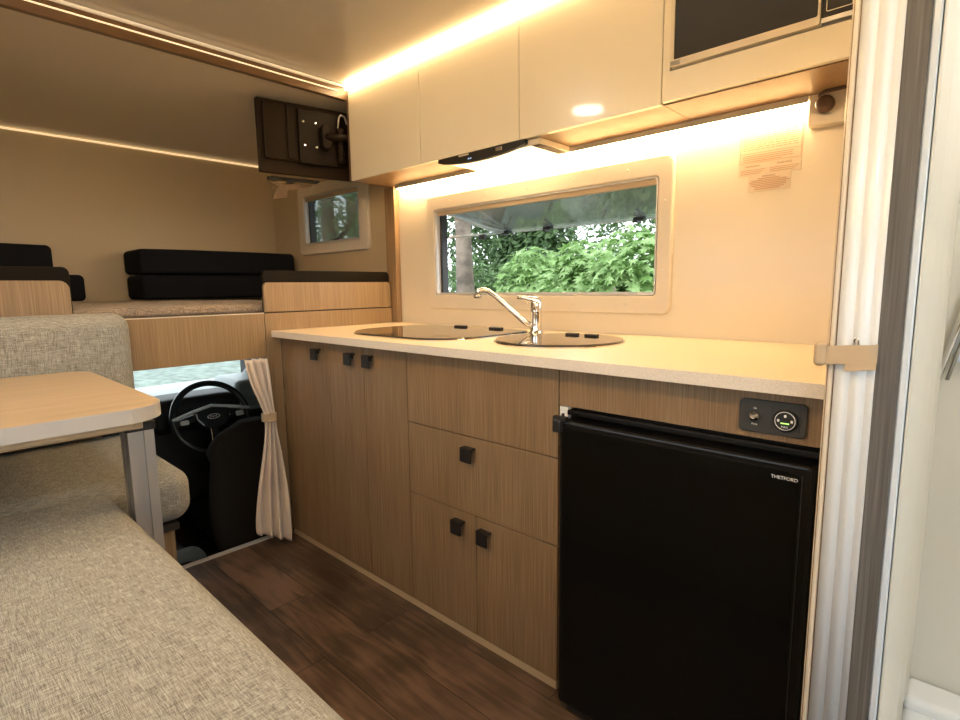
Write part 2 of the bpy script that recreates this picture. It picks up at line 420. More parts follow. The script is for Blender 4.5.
W2 = (-2.900, -2.345, 1.328, 1.600)     # luton window hole
struct('wall_right', holed(new(), (XB-.03, XREAR), (0, ZC), [W1], 'xz', YW, YW+.035), 'wallcream')
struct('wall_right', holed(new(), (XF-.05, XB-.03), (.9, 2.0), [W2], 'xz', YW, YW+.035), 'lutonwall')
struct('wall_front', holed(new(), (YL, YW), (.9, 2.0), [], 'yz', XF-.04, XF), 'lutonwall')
DOOR = (.50, 1.25, 0, 1.86); WL1 = (-1.55, -.35, .98, 1.42)  # unseen openings added to bring daylight in
struct('wall_left', holed(new(), (XB-.03, XREAR), (0, ZC), [DOOR, WL1], 'xz', YL-.035, YL), 'wallcream')
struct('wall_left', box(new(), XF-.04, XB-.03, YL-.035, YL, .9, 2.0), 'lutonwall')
struct('wall_rear', holed(new(), (YL, YW), (0, ZC), [(-1.3, .1, .95, 1.55)], 'yz', XREAR, XREAR+.035), 'wallcream')  # rear window opening added out of view for more daylight
# bright line where the bed ceiling meets the front wall
b = new(); box(b, XF-.001, XF+.009, YL, YW-.001, 1.821, 1.829)
solo('light_strip', b, 'ledbeam', 'thin warm light line where the bed ceiling meets the front wall', 'light')
# bulkhead below bed, left of the walk-through
struct('wall_cab', box(new(), XB-.03, XB-.005, YL, -.66, -.04, .79), 'oak')

# ------------------------------------------------------------------ ceiling beam with light profile
t = thing('ceiling_beam', 'brown glossy beam across the ceiling between lounge and over-cab bed', 'beam', (XB, -.5, 1.9))
b = new(); box(b, XB-.02, XB+.004, YL+.002, YO-.004, 1.897, ZC-.003, .003); mk('beam_body', b, 'brown', t)
b = new(); box(b, XB+.004, XB+.009, YL+.01, YO-.05, 1.926, 1.9300); o = mk('light_profile', b, 'ledbeam', t); o['label'] = 'glowing warm light line'
b = new(); box(b, XB+.004, XB+.016, YL+.01, YO-.006, ZC-.012, ZC-.004); mk('light_strip', b, 'ledbeamdim', t)

# ------------------------------------------------------------------ kitchen base cabinets
def handle(parent, xc, zt):
    b = new()
    box(b, xc-.021, xc+.021, -.024, .0, zt-.007, zt, .002)
    box(b, xc-.021, xc+.021, -.0245, -.017, zt-.043, zt, .0025)
    box(b, xc-.008, xc+.008, -.004, 0, zt-.02, zt-.004)
    return mk('handle', b, 'tabblack', parent)
G = .0016
def front(parent, name, x0, x1, z0, z1, hx=None, ht=None):
    b = new(); box(b, x0+G, x1-G, 0, .016, z0+G, z1-G, .0008, 1)
    o = mk(name, b, 'oakd', parent)
    if hx is not None: handle(o, hx, ht)
    return o
ZK = .026; ZT = .874
Z1, Z2, ZP = .6405, .4055, .778
def carcass(parent, x0, x1, z1=ZT):
    b = new(); box(b, x0+.001, x1-.001, .0175, YW-.004, ZK, z1-.002); return mk('carcass', b, 'dark', parent)
t = thing('kitchen_cabinet', 'oak base cabinet with three tall doors beside the cab curtain', 'cabinet', ((XB+E3)/2, .3, 0))
carcass(t, XB, E3)
front(t, 'door', XB, E1, ZK, ZT-.004, -1.780, .842); front(t, 'door', E1, E2, ZK, ZT-.004, -1.552, .842); front(t, 'door', E2, E3, ZK, ZT-.004, -1.442, .842)
t = thing('drawer_cabinet', 'oak base cabinet with blank top panel, one drawer and two low doors', 'cabinet', ((E3+E4)/2, .3, 0))
carcass(t, E3, E4)
XS = -.950
front(t, 'top_panel', E3, E4, Z1, ZT-.004); front(t, 'drawer', E3, E4, Z2, Z1, -.968, .611)
front(t, 'door', E3, XS, ZK, Z2, -1.014, .378); front(t, 'door', XS, E4, ZK, Z2, -.910, .375)
t = thing('fridge_housing', 'oak fascia and housing around the black fridge under the worktop', 'cabinet', ((E4+XR)/2, .3, 0))
b = new(); box(b, E4+G, XR, 0, .016, ZP, ZT-.004, .0008, 1); mk('fascia', b, 'oakd', t)
b = new(); box(b, E4+.001, E4+.009, .004, YW-.004, ZK, ZP); mk('side_panel', b, 'oakd', t); b = new(); box(b, XR-.006, XR, .004, YW-.004, .004, ZP); mk('side_panel', b, 'oakd', t)
b = new(); box(b, E4+.004, E4+.028, -.002, .012, ZP-.030, ZP-.002, .001); o = mk('bracket', b, 'white', t); o['label'] = 'white metal corner bracket'
b = new(); box(b, XB+.004, E4-.004, .003, .016, 0.001, ZK-.001, .001)
struct('baseboard_right', b, 'beige', 'pale kick strip under the oak cabinets')
# worktop
t = thing('worktop', 'pale cream laminate worktop with speckled front edge over the oak cabinets', 'worktop', (-1.1, .3, ZT))
YC = -.041
b = new(); box(b, XB+.001, XR, YC+.0012, YW-.003, ZT, .8995); 
mk('board', b, 'worktop', t)
b = new(); box(b, XB+.001, XR, YC, YC+.0012, ZT, .8995); mk('edge_band', b, 'topedge', t)

# ------------------------------------------------------------------ fridge
t = thing('fridge', 'small black gloss fridge with side latch under the worktop', 'fridge', (-.38, .3, 0))
FX0, FX1 = -.627, -.094
b = new(); box(b, FX0, FX1, .012, .56, .012, ZP-.004, .003); mk('body', b, 'fridgeframe', t)
b = new(); box(b, FX0-.002, FX1-.003, -.010, .012, .76, ZP-.006, .002); box(b, FX0+.02, FX1-.003, -.016, -.010, .763, .768)
mk('top_frame', b, 'fridgeframe', t)
b = new(); prism(b, rrect(FX0, FX1-.006, .022, .754, .012), 'xz', -.046, .010, .006, 3)
dr = mk('door', b, 'fridgeframe', t)
b = new(); prism(b, rrect(FX0+.012, FX1-.026, .034, .740, .012), 'xz', -.0485, -.045, .001, 1)
mk('door_panel', b, 'fridge', dr)
b = new(); box(b, FX1-.0245, FX1-.0225, -.0475, -.0455, .04, .735); mk('groove', b, 'blackplastic', dr)
b = new(); box(b, FX0-.014, FX0+.010, -.058, -.028, .725, .757, .005, 3); box(b, FX0-.014, FX0+.022, -.054, -.038, .754, .764, .002); box(b, FX0+.008, FX0+.014, -.05, -.044, .760, .772, .001)
mk('latch', b, 'blackplastic', dr)
b = new(); text_bm('THETFORD', .0085, on_xz(-.1665, -.0487, .7235), bm=b)
o = mk('badge', b, 'printwhite', dr); o['label'] = 'small white lettering badge'
b = new(); box(b, FX0+.02, FX1-.02, -.035, .05, .002, .014, .002); mk('foot_rail', b, 'blackplastic', t)

# ------------------------------------------------------------------ control panel
t = thing('control_panel', 'charcoal socket and switch panel on the oak fascia above the fridge', 'panel', (-.181, 0, .79))
b = new(); prism(b, rrect(-.2385, -.1245, .7905, .8535, .009), 'xz', -.007, .0, .0015); mk('plate', b, 'panelgrey', t)
b = new(); box(b, -.1815, -.1805, -.0076, -.0065, .797, .847); mk('seam', b, 'blackplastic', t); b = new(); box(b, -.1355, -.1345, -.0076, -.0065, .799, .845); mk('seam', b, 'blackplastic', t)
b = new(); lathe(b, [(.0095, 0), (.0095, -.004), (.008, -.008), (.004, -.009), (.004, -.013)], (-.2105, -.007, .822), 'y', 24)
tube(b, [(-.2105, -.013, .822), (-.206, -.024, .827)], [.003, .0042], 10); mk('toggle_switch', b, 'chrome', t)
b = new(); lathe(b, [(.0205, 0), (.0205, -.004), (.018, -.006)], (-.158, -.007, .821), 'y', 32); so = mk('socket', b, 'blackplastic', t)
b = new(); n = 32
ring(b, [(-.158+.0172*math.cos(2*PI*i/n), .821+.0172*math.sin(2*PI*i/n)) for i in range(n)], [(-.158+.0160*math.cos(2*PI*i/n), .821+.0160*math.sin(2*PI*i/n)) for i in range(n)], 'xz', -.0136, -.013)
for cx, cz in ((-.169, .821), (-.147, .821), (-.158, .830)): prism(b, rrect(cx-.002, cx+.002, cz-.0025, cz+.0025, .001), 'xz', -.0136, -.013)
mk('dial_marks', b, 'printwhite', so)
b = new(); text_bm('MAX', .0055, on_xz(-.158, -.0134, .808), bm=b, align='CENTER'); mk('lettering', b, 'printwhite', so)
b = new(); box(b, -.165, -.151, -.0137, -.013, .8155, .8175); o = mk('indicator', b, 'green', so); o['label'] = 'green lit bar'
b = new(); text_bm('On', .0045, on_xz(-.2105, -.0073, .8355), bm=b, align='CENTER'); mk('lettering', b, 'printwhite', t); b = new(); text_bm('Pump', .0045, on_xz(-.2105, -.0073, .805), bm=b, align='CENTER'); mk('lettering', b, 'printwhite', t)

# ------------------------------------------------------------------ hob, sink, tap
t = thing('hob', 'cooktop set in the worktop under a dark glass lid, left of the tap', 'hob', (-1.42, .3, .9))
lp = rrect(-1.735, -1.112, .045, .500, .14, 8, (1.45, 1.1, .5, .6))
b = new(); prism(b, [(( x+1.415)*1.012-1.415, (y-.27)*1.015+.27) for x, y in lp], 'xy', .8995, .9035, .001, 1); mk('rim', b, 'chrome', t)
b = new(); prism(b, lp, 'xy', .9035, .9085, .0015, 1); lid = mk('glass_lid', b, 'glasslid', t)
for cx in (-1.46, -1.27):
    b = new(); box(b, cx-.028, cx+.028, .448, .474, .9085, .9155, .003); mk('hinge_clip', b, 'blackplastic', lid)
t = thing('sink', 'round sink closed with a dark glass lid, right of the tap', 'sink', (-.855, .295, .9))
def circ(cx, cy, r, n=64): return [(cx+r*math.cos(2*PI*i/n), cy+r*math.sin(2*PI*i/n)) for i in range(n)]
b = new(); prism(b, circ(-.866, .292, .200), 'xy', .8995, .9035, .0012, 1); mk('rim', b, 'chrome', t)
b = new(); prism(b, circ(-.866, .292, .195), 'xy', .9035, .9085, .0015, 1); lid = mk('glass_lid', b, 'glasslid', t)
for cx in (-.895, -.822):
    b = new(); box(b, cx-.022, cx+.022, .402, .424, .9085, .9155, .003); mk('hinge_clip', b, 'blackplastic', lid)
t = thing('kitchen_tap', 'chrome mixer tap with long angled spout behind the sink lids', 'tap', (-1.078, .462, .9))
TX, TY = -1.075, .455
b = new(); lathe(b, [(.027, 0), (.027, .006), (.0225, .010), (.0205, .02), (.0195, .075), (.0205, .077), (.0205, .085), (.0195, .088), (.0195, .112), (.015, .120)], (TX, TY, .8995)); mk('body', b, 'chrome', t)
b = new(); tube(b, [(TX-.006, TY-.008, .925), (TX-.03, TY-.03, .945), (TX-.105, TY-.09, 1.032), (TX-.128, TY-.108, 1.053), (TX-.143, TY-.12, 1.059), (TX-.156, TY-.130, 1.053), (TX-.159, TY-.133, 1.042)], [.011, .010, .009, .009, .0095, .0115, .0115], 16); sp = mk('spout', b, 'chrome', t)
b = new(); lathe(b, [(.0135, 0), (.0135, -.012), (.010, -.014)], (TX-.159, TY-.133, 1.043)); mk('nozzle', b, 'steel', sp)
b = new(); tube(b, [(TX+.010, TY+.002, 1.018), (TX-.010, TY, 1.022), (TX-.035, TY-.015, 1.028), (TX-.062, TY-.03, 1.030)], [.013, .0125, .008, .006], 14); mk('lever', b, 'chrome', t)

# ------------------------------------------------------------------ overhead cabinets
O1, O2, O3 = -1.584, -1.088, -.596
ZD = 1.930
def ovh(parent, x0, x1, z0=ZO-.001, z1=ZD):
    b = new(); box(b, x0+G, x1-G, YO, YO+.016, z0, z1, .001, 1); return mk('door', b, 'overhead', parent)
def ovh_body(parent, x0, x1, zt=ZC-.006):
    b = new(); box(b, x0+.001, x1-.001, YO+.0165, YW-.004, ZO, zt); return mk('carcass', b, 'jambwood', parent)
t = thing('overhead_cabinet', 'cream gloss overhead cabinet with two doors next to the television', 'cabinet', ((XB+O2)/2, .5, ZO), 'overhead cabinets')
ovh_body(t, XB, O2); ovh(t, XB+.006, O1); ovh(t, O1, O2)
b = new(); box(b, XB-.003, XB+.005, YO-.002, YW-.004, ZO, ZC-.006); mk('end_panel', b, 'brownedge', t)
t = thing('overhead_cabinet', 'cream gloss overhead cabinet with one wide door beside the microwave', 'cabinet', ((O2+O3)/2, .5, ZO), 'overhead cabinets')
ovh_body(t, O2, O3); ovh(t, O2, O3)
t = thing('microwave_cabinet', 'cream gloss overhead unit framing the microwave', 'cabinet', ((O3+XR)/2, .5, ZO))
MX0, MX1, MZ0, MZ1 = -.575, -.158, 1.630, 1.885
b = new(); holed(b, (O3+G, XR), (ZO+.003, ZD), [(MX0, MX1, MZ0, MZ1)], 'xz', YO, YO+.016); mk('front_panel', b, 'overhead', t)
b = new(); box(b, O3+.001, XR-.001, YO+.0175, YW-.004, ZO, 1.60); box(b, O3+.001, O3+.012, YO+.0175, YW-.004, 1.60, ZC-.006); box(b, O3+.012, XR-.001, YO+.0175, YW-.004, 1.9, ZC-.006); mk('carcass', b, 'jambwood', t)
t = thing('microwave', 'built-in microwave with dark glass door and pale silver surround', 'microwave', (-.367, .45, MZ0))
b = new(); box(b, MX0+.003, MX1-.003, YO+.004, YW-.02, MZ0+.004, MZ1-.003, .002); mk('body', b, 'alulight', t)
b = new(); xd = -.228
ring(b, rrect(MX0+.004, xd-.001, MZ0+.005, MZ1-.004, .006, 3), rrect(MX0+.013, xd-.006, MZ0+.022, MZ1-.012, .004, 3), 'xz', YO-.010, YO+.004); dr = mk('door', b, 'frame', t)
b = new(); box(b, MX0+.013, xd-.006, YO-.006, YO+.002, MZ0+.022, MZ1-.012); mk('door_glass', b, 'mwglass', dr)
b = new(); box(b, MX0+.006, MX0+.032, YO-.0125, YO-.009, MZ0+.007, MZ0+.019, .001); mk('door_hinge', b, 'chrome', dr)
b = new(); box(b, xd+.001, MX1-.004, YO-.010, YO+.004, MZ0+.016, MZ1-.004, .002); cp = mk('control_strip', b, 'mwglass', t)
b = new(); ring(b, rrect(xd+.010, MX1-.010, MZ0+.026, MZ0+.12, .004, 3), rrect(xd+.0115, MX1-.0115, MZ0+.0275, MZ0+.1185, .003, 3), 'xz', YO-.0108, YO-.0095); mk('outline', b, 'frame', cp)
b = new(); box(b, xd+.001, MX1-.004, YO-.010, YO+.004, MZ0+.005, MZ0+.0155, .001); mk('door_button', b, 'alu', t)

# light strips
b = new(); box(b, XB+.008, XR-.004, YO-.016, YO+.012, ZD+.008, ZC-.004, .002)
solo('light_strip', b, 'ledtop', 'bright warm light strip between the ceiling and the overhead cabinets', 'light')
t = thing('light_strip', 'bright warm light strip along the wall beneath the overhead cabinets', 'light', (-1.15, YW-.02, ZO-.018))
b = new(); box(b, -2.012, -.292, YW-.034, YW-.001, ZO-.011, ZO-.0005); box(b, -2.012, -.292, YW-.036, YW-.033, ZO-.017, ZO-.0005); mk('profile', b, 'frame', t)
b = new(); box(b, -2.008, -.296, YW-.032, YW-.002, ZO-.0165, ZO-.0112); mk('diffuser', b, 'led', t)

# cabinet and light strip added behind the camera, unseen, as warm fill
t = thing('overhead_cabinet', 'added unseen cream gloss overhead cabinet along the lounge side above the bench', 'cabinet', (-.6, -1.4, ZO))
b = new(); box(b, -1.75, .42, YL+.002, -1.235, ZO, ZC-.006); mk('carcass', b, 'jambwood', t)
for k in range(4):
    b = new(); box(b, -1.75+.5425*k+G, -1.75+.5425*(k+1)-G, -1.2335, -1.218, ZO+.003, ZD, .001, 1); mk('door', b, 'overhead', t)
b = new(); box(b, -1.745, .415, -1.226, -1.205, ZD+.004, ZC-.004, .002)
solo('light_strip', b, 'ledfill', 'added unseen warm fill light strip above the lounge side cabinet', 'light')
for (x, y) in ((.75, -.75), (.38, .15), (-1.45, -.62)):  # lamps added out of view to brighten the interior
    t = thing('fill_lamp', 'added unseen round fill lamp above the bench' if x < 0 else 'added unseen round fill lamp near the entry door' if y < 0 else 'added unseen round fill lamp in the shower room', 'lamp', (x, y, ZC-.03))
    b = new(); lathe(b, [(.09, 0), (.09, -.012), (.08, -.018)], (x, y, ZC-.001)); mk('rim', b, 'white', t)
    b = new(); lathe(b, [(.075, 0), (.07, -.008)], (x, y, ZC-.0195)); mk('diffuser', b, 'filldim' if x < 0 else 'fillwhite', t)

# range hood
t = thing('range_hood', 'slim range hood with black bowed front and lit underside', 'range hood', (-1.25, .5, 1.52))
b = new(); box(b, -1.46, -1.02, YO+.022, .575, 1.532, ZO-.001, .002); mk('body', b, 'frame', t)
b = new(); box(b, -1.44, -1.06, YO+.035, .555, 1.5295, 1.532); mk('lamp_panel', b, 'hoodlight', t)
b = new()
for k in range(4): box(b, -1.055+.009*k, -1.051+.009*k, YO+.03, .57, 1.529, 1.532)
mk('vent_slats', b, 'brownedge', t)
b = new(); top = [(-1.488+.42*i/16, ZO-.0005) for i in range(17)]
bot = [(-1.488+.42*i/16, 1.538-.021*math.sin(PI*min(1, (i/16)*1.02))**.6) for i in range(17)]
prism(b, bot+top[::-1], 'xz', YO+.004, YO+.024, .0015, 1); fo = mk('front_trim', b, 'blackplastic', t)
b = new()
for x in (-1.325, -1.315): box(b, x-.003, x+.003, YO+.0025, YO+.0045, 1.528, 1.532)
mk('indicator', b, 'bluelight', fo)
b = new(); box(b, -1.195, -1.165, YO+.002, YO+.0045, 1.532, 1.546, .001); mk('switch', b, 'steel', fo)
b = new(); box(b, -1.375, -1.325, YO+.001, YO+.0045, 1.543, 1.549, .001); mk('switch', b, 'frame', fo)

# ------------------------------------------------------------------ power outlet, plug, notices
t = thing('power_outlet', 'cream double power point on the wall under the microwave', 'socket', (-.24, YW, 1.474))
b = new(); prism(b, rrect(-.290, -.175, 1.472, 1.553, .006), 'xz', YW-.032, YW-.001, .003); so = mk('housing', b, 'frame', t)
b = new()
for dx, dz, r_ in ((-.2085, 1.519, .5), (-.193, 1.519, -.5), (-.2005, 1.503, 0)):
    prism(b, [(dx+math.cos(a+r_)*s*.0015-math.sin(a+r_)*0, dz+u) for a, s, u in ((0, -1, -.004), (0, 1, -.004), (0, 1, .004), (0, -1, .004))], 'xz', YW-.0328, YW-.0318)
mk('socket_slots', b, 'brownedge', so)
t = thing('power_plug', 'round brown plug with cable in the power point under the microwave', 'plug', (-.251, YW-.04, 1.51))
b = new(); lathe(b, [(.019, 0), (.021, -.006), (.021, -.018), (.017, -.024), (.010, -.026)], (-.251, YW-.0325, 1.519), 'y', 28); mk('plug_body', b, 'brownedge', t)
b = new(); tube(b, [(-.262, YW-.05, 1.530), (-.262, YW-.055, 1.541), (-.250, YW-.056, 1.546), (-.22, YW-.05, 1.548), (-.17, YW-.045, 1.556-.004), (-.135, YW-.045, 1.5515)], .0042, 8); mk('cable', b, 'brownedge', t)
t = thing('notice_sticker', 'large framed warning notice stuck on the wall beneath the light strip', 'sticker', (-.385, YW, 1.38), 'safety notices on the kitchen wall')
SX0, SX1, SZ0, SZ1 = -.467, -.306, 1.374, 1.500
b = new(); box(b, SX0, SX1, YW-.0014, YW-.0004, SZ0, SZ1); mk('backing', b, 'sticker', t)
b = new(); yt0, yt1 = YW-.0019, YW-.0014
def bar(b, x0, x1, z, h=.0018): box(b, x0, x1, yt0, yt1, z, z+h)
for x in (SX0+.002, SX1-.003): box(b, x, x+.001, yt0, yt1, SZ0+.035, SZ1-.003)
bar(b, SX0+.002, SX1-.002, SZ1-.0035, .001); bar(b, SX0+.002, SX1-.002, 1.409, .001); bar(b, SX0+.002, SX1-.002, 1.435, .0012)
for k in range(9):
    x = SX0+.010
    while x < SX1-.012:
        w = random.uniform(.006, .018); bar(b, x, min(x+w, SX1-.010), 1.490-k*.0057); x += w+.003
for k in range(4): bar(b, SX0+.010, SX0+.010+random.uniform(.09, .135), 1.4285-k*.0052)
for k in range(3):
    bar(b, SX0+.006, SX0+.070-.006*k, 1.389-k*.005); bar(b, SX0+.083, SX1-.006-.006*k, 1.389-k*.005)
mk('small_print', b, 'printtan', t)
b = new(); text_bm('WARNING', .0078, on_xz(SX0+.018, yt1, 1.3975), bm=b); mk('heading', b, 'printdark', t); b = new(); text_bm('WARNING', .0078, on_xz(SX0+.100, yt1, 1.3975), bm=b); mk('heading', b, 'printdark', t)
t = thing('notice_sticker', 'small frameless warning text block below the framed notice', 'sticker', (-.385, YW, 1.33), 'safety notices on the kitchen wall')
b = new(); box(b, -.440, -.330, YW-.0014, YW+.0005, 1.328, 1.3745); mk('backing', b, 'sticker', t)
b = new()
for k, (a, c) in enumerate(((.028, .028), (.046, .046), (.05, .052), (.048, .046), (.044, .046), (.036, .04), (.036, .03))): bar(b, -.386-a, -.386+c, 1.3615-k*.0047, .0030)
mk('small_print', b, 'printtan', t)
b = new(); text_bm('WARNING', .0072, on_xz(-.386, yt1, 1.3665), bm=b, align='CENTER'); mk('heading', b, 'printdark', t)

# ------------------------------------------------------------------ windows
def window(idx, H, outer, label, full=True):
    x0, x1, z0, z1 = H
    t = thing('window_%d' % idx, label, None, ((x0+x1)/2, YW, z0)); t['kind'] = 'structure'
    if 'category' in t: del t['category']
    b = new()
    ox0, ox1, oz0, oz1 = outer
    ring(b, rrect(ox0, ox1, oz0, oz1, .028), rrect(x0, x1, z0, z1, .012), 'xz', YW-.016, YW+.001, .006)
    fr = mk('window_frame', b, 'frame', t)
    b = new(); ring(b, rrect(x0+.001, x1-.001, z0+.001, z1-.001, .012), rrect(x0+.006, x1-.006, z0+.006, z1-.006, .010), 'xz', YW-.014, YW+.045); mk('reveal', b, 'alulight', fr)
    b = new(); ring(b, rrect(x0+.006, x1-.006, z0+.006, z1-.006, .010), rrect(x0+.022, x1-.010, z0+.010, z1-.008, .010), 'xz', YW+.012, YW+.045); mk('gasket', b, 'blackplastic', fr)
    b = new(); box(b, x0+.008, x1-.008, YW-.006, YW+.011, z1-.024, z1-.006, .002); mk('blind_cassette', b, 'beige', fr)
    b = new(); box(b, x0+.006, x0+.009, YW-.010, YW+.02, z0+.008, z1-.01); box(b, x0+.008, x1-.008, YW+.0, YW+.012, z0+.006, z0+.011); mk('rail', b, 'alulight', fr)
    # screw caps
    b = new()
    n = 5 if full else 3
    for i in range(n):
        x = x0+(x1-x0)*(i+.5)/n
        for z in ((z0+oz0)/2, (z1+oz1)/2): lathe(b, [(.004, 0), (.004, -.0015), (.002, -.002)], (x, YW-.016, z), 'y', 10)
    for z in (z0+.08, z1-.08):
        lathe(b, [(.004, 0), (.004, -.0015), (.002, -.002)], ((x1+ox1)/2, YW-.016, z), 'y', 10)
    mk('screw_caps', b, 'topedge', fr)
    return t
w1 = window(1, W1, (-1.820, -.655, .972, 1.475), 'wide kitchen window with cream frame and its pane propped open outward')
# open pane hinged at top, tilting outward
px0, px1 = W1[0]+.02, W1[1]-.012
hin = Vector((0, YW+.04, W1[3]-.012)); ang = math.radians(11); Lp = .36
def pn(x, d, off=0): return (x, hin.y+math.cos(ang)*d+math.sin(ang)*off, hin.z-math.sin(ang)*d+math.cos(ang)*off)
b = new(); bb = bmesh.new()
loop = rrect(px0, px1, 0, Lp, .03, 6, (0, 0, 1, 1))
f0 = [bb.verts.new(pn(x, d)) for x, d in loop]; f1 = [bb.verts.new(pn(x, d, .004)) for x, d in loop]; n = len(loop)
bb.faces.new(f0); bb.faces.new(f1[::-1])
for i in range(n): bb.faces.new([f0[i], f1[i], f1[(i+1) % n], f0[(i+1) % n]])
bmesh.ops.recalc_face_normals(bb, faces=bb.faces[:]); merge(b, bb); pane = mk('pane', b, 'pane', w1)
b = new(); tube(b, [pn(x, d) for x, d in [(px0+.004, .01), (px0+.004, Lp-.03), (px0+.03, Lp-.004), (px1-.03, Lp-.004), (px1-.004, Lp-.03), (px1-.004, .01)]], .003, 6); mk('pane_edge', b, 'alulight', pane)
for x in (-1.650, -1.405, -.955):
    b = new(); q = pn(x, Lp-.035, -.006); box(b, x-.022, x+.022, q[1]-.014, q[1]+.014, q[2]-.008, q[2]+.006, .003); box(b, x-.006, x+.006, q[1]-.034, q[1]+.01, q[2]-.018, q[2]-.007, .003)
    box(b, x-.028, x-.016, q[1]-.006, q[1]+.006, q[2]-.014, q[2]-.004, .002); mk('latch', b, 'blackplastic', pane)
b = new(); tube(b, [(px0+.01, YW+.05, 1.295), pn(-1.66, Lp-.05, -.012)], .0055, 8); st = mk('stay_arm', b, 'alulight', w1)
q = pn(px0+(px1-px0)*.10, Lp-.12, -.03); b = new(); lathe(b, [(.010, -.02), (.012, -.01), (.012, .01), (.010, .02)], (px0+.105, YW+.17, 1.297), 'x', 12); mk('locking_knob', b, 'blackplastic', st)
b = new(); tube(b, [(px0+.03, hin.y+.03, hin.z-.02), pn(-1.66, Lp-.05, -.008)], .0045, 8); mk('stay_arm', b, 'alulight', w1)
b = new(); box(b, W1[1]-.024, W1[1]-.006, YW+.03, YW+.045, 1.305, 1.325, .003); mk('catch', b, 'blackplastic', w1)
w2 = window(2, W2, (-2.965, -2.268, 1.270, 1.662), 'small window beside the over-cab bed with closed pane', False)
b = new(); box(b, W2[0]+.015, W2[1]-.008, YW+.036, YW+.040, W2[2]+.008, W2[3]-.008); mk('pane', b, 'glass', w2)
b = new(); box(b, -2.64, -2.58, YW+.012, YW+.03, W2[2]+.010, W2[2]+.022, .003); mk('latch', b, 'blackplastic', w2)
# window and doorway added on the unseen side to let daylight in
for nm, H in (('window_3', WL1),):
    b = new(); ring(b, rrect(H[0]-.05, H[1]+.05, H[2]-.05, H[3]+.05, .03), rrect(H[0], H[1], H[2], H[3], .012), 'xz', YL-.001, YL+.014); o = struct(nm, b, 'frame')
b = new(); ring(b, rrect(DOOR[0]-.04, DOOR[1]+.04, .001, DOOR[3]+.04, .02), rrect(DOOR[0], DOOR[1], .004, DOOR[3], .02), 'xz', YL-.001, YL+.014); struct('door_1', b, 'white')

# ------------------------------------------------------------------ bulkhead panel and bed
t = thing('bed_front_panel', 'wide oak panel below the over-cab bed with side jamb by the worktop', 'panel', (XB, -.4, .79))
b = new(); box(b, XB-.016, XB, YL+.003, -.067, .792, .972, .001, 1); mk('panel', b, 'oak', t)
b = new(); box(b, XB-.016, XB, -.065, -.0005, -.0, .972, .001, 1); box(b, XB-.016, XB, -.0005, YW-.034, .90, .972); mk('jamb', b, 'oak', t)
b = new(); box(b, XB-.018, XB+.0012, YL+.003, -.067, .972, .9755); mk('top_edge', b, 'frame', t)
b = new(); box(b, XB-.016, XB+.0, -.0640, YW-.034, .9722, .9752); mk('shadow_gap', b, 'dark', t)
b = new(); box(b, XB-.035, -2.030, YW-.030, YW-.0015, .9, 1.5495, .002)
solo('corner_post', b, 'jambwood', 'slim tan wooden post between the bed and the kitchen wall', 'post')
b = new(); box(b, XF+.002, XB-.037, YL+.002, YW-.002, .93, .972); struct('floor', b, 'oak')
b = new(); rbox(XF+.01, XB-.037, YL+.01, .30, .974, 1.012, .015, 3, .010, 8, bm=b)
solo('mattress', b, 'matt', 'thin brown tweed mattress on the over-cab bed', 'mattress')
def guard(y0, y1, z1, corners, label, bz, by):
    t = thing('bed_guard', label, 'guard board', (XB, (y0+y1)/2, .976), 'bed guards')
    b = new(); prism(b, rrect(y0, y1, .977, z1, .018 if corners[3] else .028, 6, corners), 'yz', XB-.012, XB+.002, .001, 1); mk('board', b, 'oak', t)
    b = new(); prism(b, rrect(by[0], by[1], .977, bz, .02, 6, corners), 'yz', XB-.034, XB-.013, .004); mk('padding', b, 'blackvinyl', t)
guard(-.062, .580, 1.098, (0, 0, 1, 1), 'oak bed guard board with black backing beside the corner post', 1.148, (-.056, .588))
guard(YL+.01, -.703, 1.106, (0, 0, 1, 0), 'oak bed guard board with black backing behind the linen backrest', 1.150, (YL+.006, -.697))
def bolster(x0, x1, y0, y1, z0, z1, label, rot=0):
    b = new(); rbox(x0, x1, y0, y1, z0, z1, .022, 4, .006, 5, bm=b)
    solo('bolster_cushion', b, 'black', label, 'cushion', 'black cushions on the over-cab bed')
bolster(-3.275, -3.0, -.245, .590, 1.156, 1.279, 'black cushion on top of the right-hand stack on the bed')
bolster(-3.275, -3.0, -.240, .560, 1.026, 1.148, 'black cushion at the bottom of the right-hand stack on the bed')
bolster(-3.275, -3.0, -1.35, -.585, 1.156, 1.279, 'black cushion on top of the left-hand stack behind the guard')
bolster(-3.275, -3.0, -1.38, -.475, 1.026, 1.148, 'black cushion at the bottom of the left-hand stack behind the guard')

# ------------------------------------------------------------------ television
t = thing('television', 'flat television seen from its back on a wall bracket near the bed', 'television', (-2.15, .3, 1.57))
TVR = Matrix.Translation((-2.235, .035, 1.572)) @ Matrix.Rotation(math.radians(-11), 4, 'Z')
